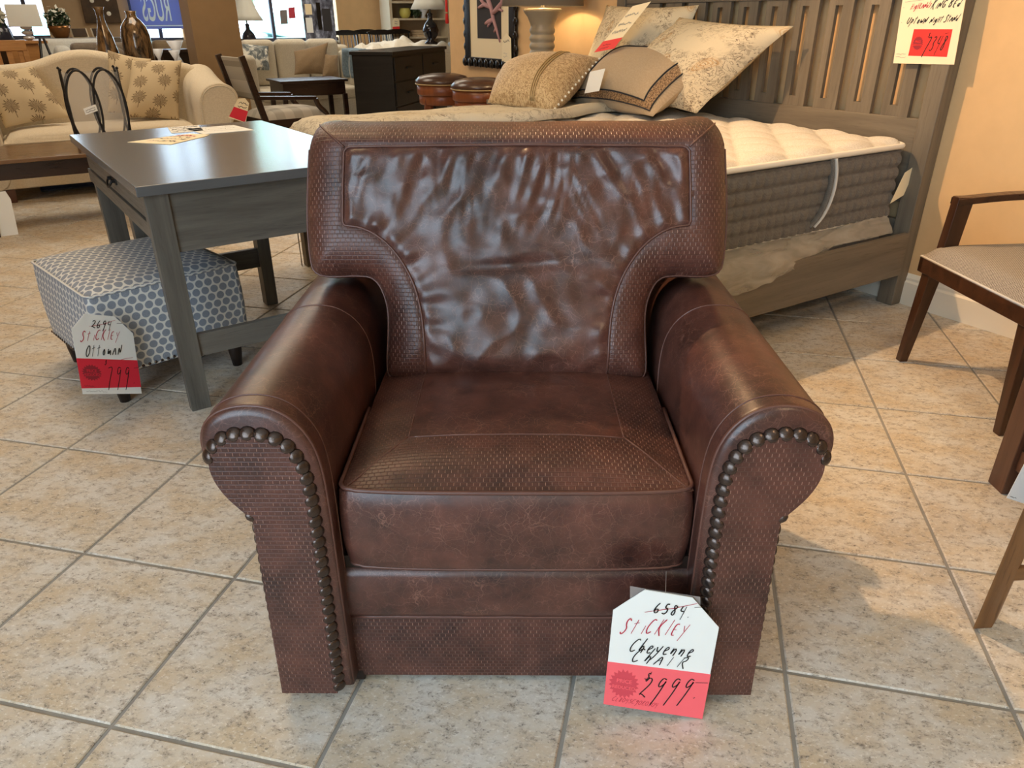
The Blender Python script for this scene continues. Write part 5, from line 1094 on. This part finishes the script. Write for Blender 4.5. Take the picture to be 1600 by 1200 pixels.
# ------------------------------------------------------------------ generic upholstered pieces
def sofa(name, label, p0, p1, q0, q1, zs, zb, mat, arms=True, legs=True, nb=3, group=None, arm_z=.62, bk=-.08):
    o, K = bthing(name, label, 'sofa', (p0+p1)/2, (q0+q1)/2, group)
    bx('base', mat, o, (p0, p1, q0+.02, q1, .10, zs-.13), .02, seg=3, **K); bx('back', mat, o, (p0+.02, p1-.02, q1-.22, q1, .12, zb+bk), .05, seg=3, **K)
    aw = .20 if arms else 0.
    if arms:
        for a in (p0, p1-aw): bx('arm', mat, o, (a, a+aw, q0, q1-.05, .10, arm_z), .07, seg=4, **K)
    w = (p1-p0-2*aw)/nb
    for k in range(nb):
        bx('seat_cushion', mat, o, (p0+aw+k*w+.004, p0+aw+(k+1)*w-.004, q0-.01, q1-.22, zs-.14, zs), .04, seg=3, **K)
        bx('back_cushion', mat, o, (p0+aw+k*w+.006, p0+aw+(k+1)*w-.006, q1-.36, q1-.16, zs, zb), .07, seg=4, **K)
    if legs:
        for p in (p0+.06, p1-.06):
            for q in (q0+.06, q1-.06): bx('leg', 'espresso', o, (p-.025, p+.025, q-.025, q+.025, 0, .10), .003, **K)
    return o
sofa('white_sofa', 'white upholstered sofa seen from behind, beyond the camelback sofa', .20, .96, 9.35, 10.1, .45, 1.0, 'white_sofa', nb=2, bk=.06)
sofa('taupe_sofa', 'taupe grey sofa back edge behind the two bottle vases', .50, 1.18, 8.5, 9.1, .45, 1.0, 'taupe_sofa', nb=2, bk=.04)
sofa('cream_sofa', 'pale cream sofa with loose back cushions beneath the wide window', 2.30, 3.98, 9.75, 10.75, .46, 1.01, 'cream_sofa2', nb=3, arm_z=.86)
pillow('throw_pillow', 'grey and white bird print pillow on the cream window sofa', [Q_(368, 112, 10.1), Q_(422, 110, 10.1), Q_(420, 72, 10.3), Q_(366, 66, 10.3)], .14, 'bird_fabric')
pillow('throw_pillow', 'tan piped pillow creased in the middle on the cream window sofa', [Q_(460, 117, 9.95), Q_(508, 116, 9.95), Q_(513, 66, 10.2), Q_(459, 80, 10.2)], .14, 'tan_cushion')
pillow('throw_pillow', 'brown pillow standing against the right arm of the cream window sofa', [Q_(503, 122, 9.9), Q_(530, 122, 9.9), Q_(528, 86, 10.1), Q_(507, 84, 10.1)], .12, 'tan_cushion')
th_ = thing('throw_blanket', 'slate blue fringed throw draped over the sofa arm beside the black dresser', 'blanket', W(3.88, 10.1, .86), ROT)
na, nb = 26, 14; TP = np.zeros((na, nb, 3))
for i in range(na):
    for j in range(nb):
        s_ = -.46+.92*i/(na-1); t_ = -.36+.62*j/(nb-1); TP[i, j] = (max(-.118, min(.118, s_))+.02*math.sin(j*1.1)*(abs(s_) > .12), t_+.03*math.sin(i*.5), .03-max(0, abs(s_)-.115)+.012*mnoise.noise(Vector((s_*9, t_*9, 0))))
tb_ = MB().grid(TP).build('cloth', 'blue_throw', th_, smooth=True); tb_.modifiers.new('S', 'SOLIDIFY').thickness = .015
fr_ = None
for k in range(14):
    loc = (.12, -.36+.62*k/13+.03*math.sin(12.5), -.31)
    if fr_ is None: fr_ = MB().tube([(0, 0, 0), (.004, .003, -.04), (0, 0, -.08)], .006, 5).build('fringe_tassel', 'linen_white', th_, loc=loc)
    else: inst(fr_, th_, loc)
# wooden armchair with patterned back
wc = thing('wooden_armchair', 'dark wood armchair with geometric fabric back and plaid seat beside the pillar', 'chair', W(2.02, 7.12, 0), ROT+math.radians(8))
def wbx(nm, mat, d, bev=.004): return bx(nm, mat, wc, d, bev)
n_ = 16; TP = np.zeros((n_+1, n_+1, 3)); TU = np.zeros((n_+1, n_+1, 2))
for i in range(n_+1):
    for j in range(n_+1):
        u, v = i/n_, j/n_; e = (1-abs(2*u-1)**4)*(1-abs(2*v-1)**4); TP[i, j] = (-.30+.62*u, -.28+.56*v, .45+.085*max(0, e)**.45); TU[i, j] = (u*.6, v*.6)
MB().grid(TP, TU).build('seat_cushion', 'plaid_fabric', wc, smooth=True); wbx('seat_rail', 'espresso', (-.30, .32, -.28, .28, .385, .455))
for y in (-.26, .26):
    MB().beam((.29, y, 0), (.30, y, .36), .035, .035, .05, .05).build('leg', 'espresso', wc, bevel=.003); MB().beam((-.34, y, 0), (-.29, y, .38), .035, .035, .05, .05).build('leg', 'espresso', wc, bevel=.003); MB().beam((-.29, y, .36), (-.44, y, .97), .05, .035).build('back_post', 'espresso', wc, bevel=.003)
    MB().beam((-.36, y, .64), (.18, y, .61), .05, .03, up=(0, 0, 1)).build('arm_rest', 'espresso', wc, bevel=.004); MB().tube(smooth_poly([(.18, y, .60), (.20, y, .54), (.28, y, .47), (.30, y, .36)], 2), .024, 8).build('arm_support', 'espresso', wc, smooth=True)
MB().hexa([(-.345, -.25, .62), (-.31, -.25, .61), (-.31, .25, .61), (-.345, .25, .62)], [(-.43, -.25, .96), (-.40, -.25, .95), (-.40, .25, .95), (-.43, .25, .96)]).build('backrest_pad', 'geo_fabric', wc, bevel=.012)
bp_ = wc.children[-1]; MB().beam((-.43, -.28, .965), (-.43, .28, .965), .04, .035).build('top_rail', 'espresso', wc, bevel=.004); MB().beam((-.335, -.26, .60), (-.335, .26, .60), .04, .03).build('lower_back_rail', 'espresso', wc, bevel=.004)
for pl_ in bp_.data.loops: pass
uvl = bp_.data.uv_layers[0].data
for lo_ in bp_.data.loops: co_ = bp_.data.vertices[lo_.vertex_index].co; uvl[lo_.index].uv = (co_.y, co_.z)
c10 = Card('price_tag', 'cream and red price tag hanging beside the camelback sofa arm', 'price tag', Q_(357, 184, 6.55), Vector(Q_(384, 192, 6.55))-Vector(Q_(357, 184, 6.55)), Vector(Q_(372, 150, 6.55))-Vector(Q_(357, 184, 6.55)), mat='cream_card', poly=[(0, 0), (1, 0), (.72, .85), (.4, 1), (.05, .9)]); c10.patch('red_sticker', 'red_card', [(0, .06), (.94, .02), (.85, .5), (.03, .52)]); c10.scribble(.2, .7, (.62, .76), .004, 'ink', .05, 9)
# dark side table with reflecting top
sdt, K = bthing('side_table', 'dark wooden side table reflecting the window in front of the cream sofa', 'side table', 2.95, 9.1)
bx('top', 'espresso', sdt, (2.52, 3.32, 8.95, 9.55, .585, .61), .003, **K); bx('apron', 'espresso', sdt, (2.55, 3.29, 8.98, 9.52, .44, .585), .003, **K)
for p in (2.56, 3.28):
    for q in (8.99, 9.51): bx('leg', 'espresso', sdt, (p-.025, p+.025, q-.025, q+.025, 0, .45), .003, **K)
# black dresser
drs_dir = math.atan2(8.76-9.16, -1.29+1.83)
ds = thing('dresser', 'black stained dresser standing behind the bed, drawers facing the stools', 'dresser', (-1.29, 8.76, 0), math.radians(-14)); X0, X1, Y0_, Y1_ = -.52, 0., 0., 1.85
bx('body', 'black_wood', ds, (X0+.02, X1-.02, Y0_+.02, Y1_-.02, .06, .885), .004); bx('top', 'black_wood', ds, (X0, X1, Y0_, Y1_, .885, .92), .004)
for r_i, (z0, z1) in enumerate(((.62, .86), (.36, .60), (.10, .34))):
    for k in range(2):
        d_ = bx('drawer', 'black_wood', ds, (X1-.02, X1-.004, Y0_+.05+k*.90, Y0_+.92+k*.87, z0, z1), .003); bx('handle', 'iron', d_, (X1-.004, X1+.016, .38+k*.9, .56+k*.9, z0+.11, z0+.13), .003)
for x in (X0+.06, X1-.06):
    for y in (Y0_+.06, Y1_-.06): bx('foot', 'black_wood', ds, (x-.03, x+.03, y-.03, y+.03, 0, .06), .002)
# bell lamp on the dresser
def bell_lamp(name, label, loc, s_, base_mat, flut=8):
    l = thing(name, label, 'lamp', loc, .2)
    MB().lathe([(.09*s_, 0), (.095*s_, .02*s_), (.05*s_, .05*s_), (.10*s_, .12*s_), (.115*s_, .18*s_), (.09*s_, .25*s_), (.035*s_, .31*s_), (.03*s_, .36*s_), (.04*s_, .38*s_), (.012*s_, .40*s_), (.012*s_, .46*s_)], 18).build('base', base_mat, l, smooth=True)
    sh = MB().lathe([(.26*s_, .44*s_), (.215*s_, .52*s_), (.17*s_, .62*s_), (.13*s_, .74*s_), (.115*s_, .84*s_)], 32, wav=lambda a, i: 1+.025*math.cos(flut*a), closed=False).build('shade', 'shade_white', l, smooth=True); sh.modifiers.new('S', 'SOLIDIFY').thickness = .004
    return l
bell_lamp('table_lamp', 'white bell shade lamp on dark glazed base standing on the black dresser', onz(674, 69, .92)*[1, 1, 0]+np.array([0, 0, .92]), 1.0, 'black_glaze')
cn2, K = bthing('sofa_table', 'low table behind the cream window sofa holding the pineapple lamp', 'table', 2.95, 11.2)
bx('top', 'honey_wood', cn2, (2.5, 3.6, 11.0, 11.4, .83, .865), .003, **K)
for p in (2.54, 3.56): bx('leg', 'honey_wood', cn2, (p-.03, p+.03, 11.03, 11.37, 0, .83), .003, **K)
bell_lamp('table_lamp', 'white pleated bell shade lamp on dark pineapple base in front of the window', W(2.81, 11.2, .865), .82, 'dark_ceramic', 12)
# poster on easel
ps = thing('poster', 'framed dark interior photo poster standing in front of the wide window', 'poster', W(4.02, 11.8, 0), ROT)
bx('panel', 'poster_photo', ps, (-.235, .235, -.012, .012, .94, 1.50), .002); bx('shelf', 'black_metal', ps, (-.24, .24, -.04, .01, .925, .94), .002)
for x in (-.18, .18): MB().tube([(x, .02, 0), (x*.6, .03, 1.60)], .012, 6).build('easel_leg', 'black_metal', ps, smooth=True)
MB().tube([(0, .45, 0), (0, .04, 1.55)], .012, 6).build('easel_leg', 'black_metal', ps, smooth=True)
for k, (px, py, pw, ph) in enumerate(((-.2, 1.30, .10, .14), (-.21, 1.06, .10, .20), (.05, 1.08, .13, .30), (-.03, 1.10, .06, .36))): bx('picture_detail', ('mat_board', 'white_card', 'art_black', 'black_lacquer')[k], ps, (px, px+pw, -.0145, -.0115, py, py+ph), 0)
for k, (x, y, w_, h_, mt_) in enumerate(((439, 16, 11, 22, 'grey_card'), (452, 12, 10, 17, 'pink_burst'))):
    Oc = Vector(Q_(x, y+h_, 12.8)); Card('hanging_sign', ('grey card hanging on a string in the wide window', 'rosy card hanging beside the grey one in the wide window')[k], 'sign', Oc, Vector(Q_(x+w_, y+h_-1, 12.8))-Oc, Vector(Q_(x-2, y, 12.8))-Oc, mat=mt_)
# spindle chairs
def spindle_chair(label, loc, rz):
    c = thing('spindle_chair', label, 'chair', loc, rz, 'black spindle-back chairs'); 
    bx('seat', 'black_lacquer', c, (-.22, .22, -.21, .21, .44, .47), .01)
    for x in (-.2, .2):
        MB().tube([(x, -.19, 0), (x*.9, -.17, .45)], .016, 6).build('leg', 'black_lacquer', c, smooth=True); MB().tube([(x, .20, 0), (x*.9, .17, .45)], .016, 6).build('leg', 'black_lacquer', c, smooth=True); MB().tube([(x*.95, .18, .46), (x, .25, 1.04)], .014, 6).build('back_post', 'black_lacquer', c, smooth=True)
    MB().prism(smooth_poly([(-.23, 1.02), (.23, 1.02), (.24, 1.07), (0, 1.10), (-.24, 1.07)], 1, True), .235, .262, 'xz').build('crest_rail', 'black_lacquer', c, bevel=.004)
    s0 = None
    for k in range(6): 
        s1_ = MB().tube([(-.15+k*.06, .18, .47), (-.16+k*.064, .247, 1.03)], .006, 5).build('spindle', 'black_lacquer', c, smooth=True)
    return c
for k, (x, lab) in enumerate(((549, 'black spindle-back chair nearest the wide window'), (579, 'black spindle-back chair second from the window'), (606, 'black spindle-back chair third from the window'), (630, 'black spindle-back chair nearest the bell lamp'))):
    X = Q_(x, 46, (11.58, 12.25, 11.58, 12.12)[k]); spindle_chair(lab, (X[0], X[1], 0), ROT+(.06, -.05, .05, 0.)[k])
# heaped linens on a far bed
lb, K = bthing('daybed', 'far bed heaped with white linens behind the black dresser', 'bed', 4.75, 10.9)
bx('frame', 'honey_wood', lb, (4.2, 5.5, 10.35, 11.2, .08, .45), .01, **K); bx('mattress', 'linen_white', lb, (4.2, 5.5, 10.35, 11.2, .45, .82), .06, seg=3, **K)
na = 40; TP = np.zeros((na, 20, 3))
for i in range(na):
    for j in range(20):
        p = 4.2+1.3*i/(na-1); q = 10.36+.83*j/19; e = min(1, min(p-4.2, 5.5-p, q-10.36, 11.19-q)/.15); TP[i, j] = (p, q, .80+.20*e**.5*(.62+.6*mnoise.fractal(Vector((p*3.3, q*3, 2)), 1, 2, 3)))
MB().grid(TP).build('heaped_linen', 'linen_white', lb, smooth=True, **K)
# open shelf unit
shf, K = bthing('shelf_unit', 'cream painted open shelf unit in the far corner right of the chairs', 'shelf', 6.0, 12.65)
for p in (5.44, 6.50): bx('upright', 'shelf_paint', shf, (p, p+.05, 12.45, 12.85, 0, 1.95), .003, **K)
for z in (.10, .55, .97, 1.25, 1.50, 1.9): bx('shelf', 'shelf_paint', shf, (5.49, 6.50, 12.45, 12.85, z-.03, z), .003, **K)
bx('back_panel', 'taupe_wall', shf, (5.49, 6.50, 12.84, 12.855, .07, 1.9), 0, **K)
bw = thing('bowl', 'chartreuse yellow bowl on the upper open shelf', 'bowl', W(5.78, 12.6, 1.25), 0); MB().lathe([(.05, 0), (.08, .03), (.10, .09), (.085, .14), (.09, .15), (.075, .14)], 18).build('body', 'chartreuse', bw, smooth=True)
ppt = thing('potted_plant', 'small green plant beside the yellow bowl on the shelf', 'plant', W(5.98, 12.62, 1.25), 0); MB().lathe([(.04, 0), (.05, .05)], 10).build('pot', 'grey_ceramic', ppt); foliage(ppt, .09, (0, 0, .10), 120, 'leaf', 'leaves', .04)
urn = thing('urn', 'pale ceramic urn on the shelf behind the bell lamp', 'vase', W(6.12, 12.6, 1.25), 0); MB().lathe([(.05, 0), (.03, .04), (.08, .12), (.09, .19), (.04, .25), (.05, .27)], 16).build('body', 'white_ceramic', urn, smooth=True)
for k, (dz, w_) in enumerate(((0, .13), (.035, .12), (.07, .11))):
    tag(bx('book', 'book_paper', None, (0, w_*1.6, 0, .2, 0, .03), .002), ('lowest', 'middle', 'topmost')[k]+' tan book of the stack on the lower shelf', 'book', 'books stacked on the shelf'); bk_ = bpy.context.scene.collection.objects[-1]; bk_.location = Vector(W(5.95, 12.52, .97+dz)); bk_.rotation_euler = (0, 0, ROT+.05*k)
c11 = card_px('price_tag', 'cream arched price tag with red base hanging on the shelf unit', 'price tag', (613.5, 45.5), (624.5, 45), (613, 28.5), lambda x, y: onq(x, y, 12.42), mat='cream_card', poly=[(0, 0), (1, 0), (1, .75), (.75, 1), (.25, 1), (0, .75)]); c11.patch('red_sticker', 'red_card_b', [(0, 0), (1, 0), (1, .22), (0, .22)]); c11.scribble(.3, .7, (.5, .7), .006, 'pencil', .05, 6)
tsl = thing('tassel', 'red tassel with white cord hanging at the end of the tan wall', 'tassel', onq(698, 20, 6.62), 0)
MB().lathe([(.004, .11), (.011, .10), (.012, .02), (.010, .0), (.013, -.02), (.016, -.085), (.004, -.09)], 10).build('skirt', 'tassel_red', tsl, smooth=True); MB().lathe([(.0125, -.006), (.0135, .0), (.0125, .006)], 10).build('gold_knot', 'gold_cord', tsl, smooth=True); MB().tube([(0, 0, .10), (.0, 0, .5)], .002, 5).build('cord', 'thread', tsl)
gc = sofa('grey_chair', 'grey upholstered chair edge just left of the tan wall end', 5.95, 6.55, 10.9, 11.5, .45, 1.0, 'grey_sofa', nb=1); gc['category'] = 'chair'
# ------------------------------------------------------------------ far left corner
wb = thing('wooden_bench', 'honey wood slatted bench back at the far left edge behind the sofa', 'bench', W(-.05, 8.6, 0), ROT)
bx('top_rail', 'honey_wood', wb, (-.45, .20, -.02, .02, .99, 1.08), .005); bx('seat', 'honey_wood', wb, (-.45, .20, -.5, 0, .42, .46), .005); bx('lower_rail', 'honey_wood', wb, (-.45, .20, -.015, .015, .55, .60), .003)
for k in range(7): bx('slat', 'honey_wood', wb, (-.42+k*.09, -.375+k*.09, -.012, .012, .60, .99), .003)
for x in (-.44, .16):
    for y in (-.48, -.0): bx('leg', 'honey_wood', wb, (x, x+.045, y-.02, y+.02, 0, .42 if y < -.1 else .99), .003)
et = thing('end_table', 'brown wooden end table carrying the white square lamp', 'table', W(.20, 9.15, 0), ROT)
bx('top', 'honey_wood', et, (-.25, .14, -.2, .2, 1.04, 1.065), .003); bx('body', 'honey_wood', et, (-.22, .06, -.18, .18, .1, 1.04), .004)
for x in (-.2, .03): bx('leg', 'honey_wood', et, (x, x+.03, -.16, -.13, 0, .1), .002)
sq = thing('table_lamp', 'lamp with white square drum shade and stacked crystal base at far left', 'lamp', W(.20, 9.15, 1.065), ROT)
MB().hexa([(-.14, -.11, .12), (.14, -.11, .12), (.14, .11, .12), (-.14, .11, .12)], [(-.13, -.10, .31), (.13, -.10, .31), (.13, .10, .31), (-.13, .10, .31)]).build('shade', 'shade_white', sq, bevel=.004)
for k in range(3): MB().lathe([(.02, 0), (.05, .015), (.05, .03), (.02, .045)], 10, (0, 0, .045*k)).build('crystal', 'crystal', sq, smooth=True)
ob_ = thing('obelisk', 'black openwork metal obelisk standing on the floor behind the sofa, left', 'ornament', W(.29, 8.72, 0), ROT)
for sx in (-1, 1):
    for sy in (-1, 1): MB().tube([(.14*sx, .14*sy, 0), (.06*sx, .06*sy, .8), (.015*sx, .015*sy, 1.09)], .012, 6).build('leg', 'black_metal', ob_, smooth=True)
for z, w_ in ((.9, .05), (.6, .10), (.3, .13)): bx('plate', 'black_metal', ob_, (-w_, w_, -w_, w_, z, z+.02), .002)
lc, K = bthing('long_console', 'long grey-brown console along the far wall holding the flower pot', 'console', .85, 11.0)
bx('top', 'taupe_sofa', lc, (.35, 1.5, 10.8, 11.25, 1.0, 1.05), .004, **K); bx('body', 'espresso', lc, (.38, 1.47, 10.82, 11.23, .08, 1.0), .004, **K)
for p in (.40, 1.44): bx('foot', 'espresso', lc, (p-.02, p+.02, 10.84, 11.2, 0, .08), .002, **K)
fp = thing('flower_pot', 'gold pot of white geraniums on the long far console', 'plant', W(.575, 11.0, 1.05), 0)
MB().lathe([(.07, 0), (.09, .03), (.115, .10), (.12, .13), (.11, .13)], 18).build('pot', 'gold_pot', fp, smooth=True); foliage(fp, .12, (0, 0, .19), 220, 'leaf', 'leaves', .04); foliage(fp, .135, (0, 0, .22), 110, 'petal', 'blossoms', .03)
pf = None
for k, x in enumerate((.78, 1.0)):
    o_ = thing('leaning_print', ('left', 'right')[k]+' dark framed print lying tilted on the long far console', 'picture', W(x, 11.05, 1.05), ROT); MB().hexa([(-.09, -.05, 0), (.09, -.05, 0), (.09, -.04, 0), (-.09, -.04, 0)], [(-.09, .10, .10), (.09, .10, .10), (.09, .11, .10), (-.09, .11, .10)]).build('frame', 'shelf_paint', o_, bevel=.002); MB().hexa([(-.075, -.05, .012), (.075, -.05, .012), (.075, -.052, .016), (-.075, -.052, .016)], [(-.075, .086, .095), (.075, .086, .095), (.075, .084, .099), (-.075, .084, .099)]).build('print', 'picture_brown', o_)
wp_ = thing('wall_painting', 'dark brown painting of white flowers on the far wall above the vases', 'picture', W(1.26, 12.99, 1.20), ROT); bx('canvas', 'picture_brown', wp_, (-.24, .22, -.04, 0, 0, .9), .004)
for k, (x, z, r) in enumerate(((-.1, .28, .028), (.08, .12, .03), (-.06, .5, .03), (.1, .3, .026))): MB().lathe([(r, 0), (r*.6, .006), (.004, .008)], 9).build('painted_flower', 'petal', wp_, loc=(x, -.042, z), rot=(math.pi/2, 0, 0))
orc = thing('orchid', 'white orchid in a dark pot at the far left edge', 'plant', W(-.03, 9.8, 0), 0)
bx('stand', 'espresso', orc, (-.15, .15, -.15, .15, 0, 1.0), .005); MB().lathe([(.09, 1.0), (.12, 1.06), (.10, 1.16), (.07, 1.2), (.08, 1.21)], 16).build('pot', 'dark_ceramic', orc, smooth=True); foliage(orc, .10, (.0, 0, 1.27), 60, 'petal', 'blossoms', .05); foliage(orc, .08, (0, 0, 1.2), 30, 'leaf', 'leaves', .07)
sofa('beige_sofa', 'beige sofa far away under the backwards RUGS banner', 1.75, 2.3, 12.05, 12.75, .45, .98, 'tan_sofa', nb=2, arms=False)
dk, K = bthing('dark_console', 'dark console table left of the pillar holding white vases', 'console', 1.72, 10.2)
bx('top', 'espresso', dk, (1.45, 2.05, 9.98, 10.35, .90, .93), .003, **K); bx('shelf', 'espresso', dk, (1.48, 2.02, 10.0, 10.33, .45, .48), .003, **K); bx('back_panel', 'espresso', dk, (1.48, 2.02, 10.30, 10.33, .48, .90), .0, **K)
for p in (1.48, 2.02):
    for q in (10.01, 10.32): bx('leg', 'espresso', dk, (p-.02, p+.02, q-.02, q+.02, 0, .90), .002, **K)
def hourglass(label, loc, s_): 
    v = thing('hourglass_vase', label, 'vase', loc, 0, 'white hourglass vases'); MB().lathe([(.07*s_, 0), (.02*s_, .10*s_), (.018*s_, .12*s_), (.075*s_, .24*s_), (.068*s_, .24*s_), (.012*s_, .125*s_)], 16).build('body', 'white_ceramic', v, smooth=True)
tb2, K = bthing('low_stand', 'low dark stand right behind the sofa carrying the white hourglass vases', 'stand', 1.36, 8.6); bx('top', 'espresso', tb2, (1.22, 1.49, 8.45, 8.72, .775, .80), .003, **K); bx('column', 'espresso', tb2, (1.31, 1.39, 8.54, 8.62, .03, .775), .003, **K); bx('base', 'espresso', tb2, (1.23, 1.48, 8.46, 8.71, 0, .03), .003, **K)
hourglass('tall white hourglass vase beside the pillar', W(1.435, 8.66, .80), 1.05); hourglass('small white hourglass vase, leftmost of the three by the pillar', W(1.26, 8.66, .80), .75); hourglass('low white hourglass vase in front of the tall one by the pillar', W(1.39, 8.52, .80), .7)
fbm_ = thing('tall_mirror_frame', 'dark tall frame edge at the top left corner', 'mirror', W(.02, 12.4, 0), ROT); bx('frame', 'espresso', fbm_, (-.10, -.03, -.02, .02, .6, 2.2), .004); bx('panel', 'honey_wood', fbm_, (-.5, -.10, -.015, .015, .6, 2.2), .004); bx('foot', 'espresso', fbm_, (-.5, -.03, -.12, .12, 0, .6), .004)
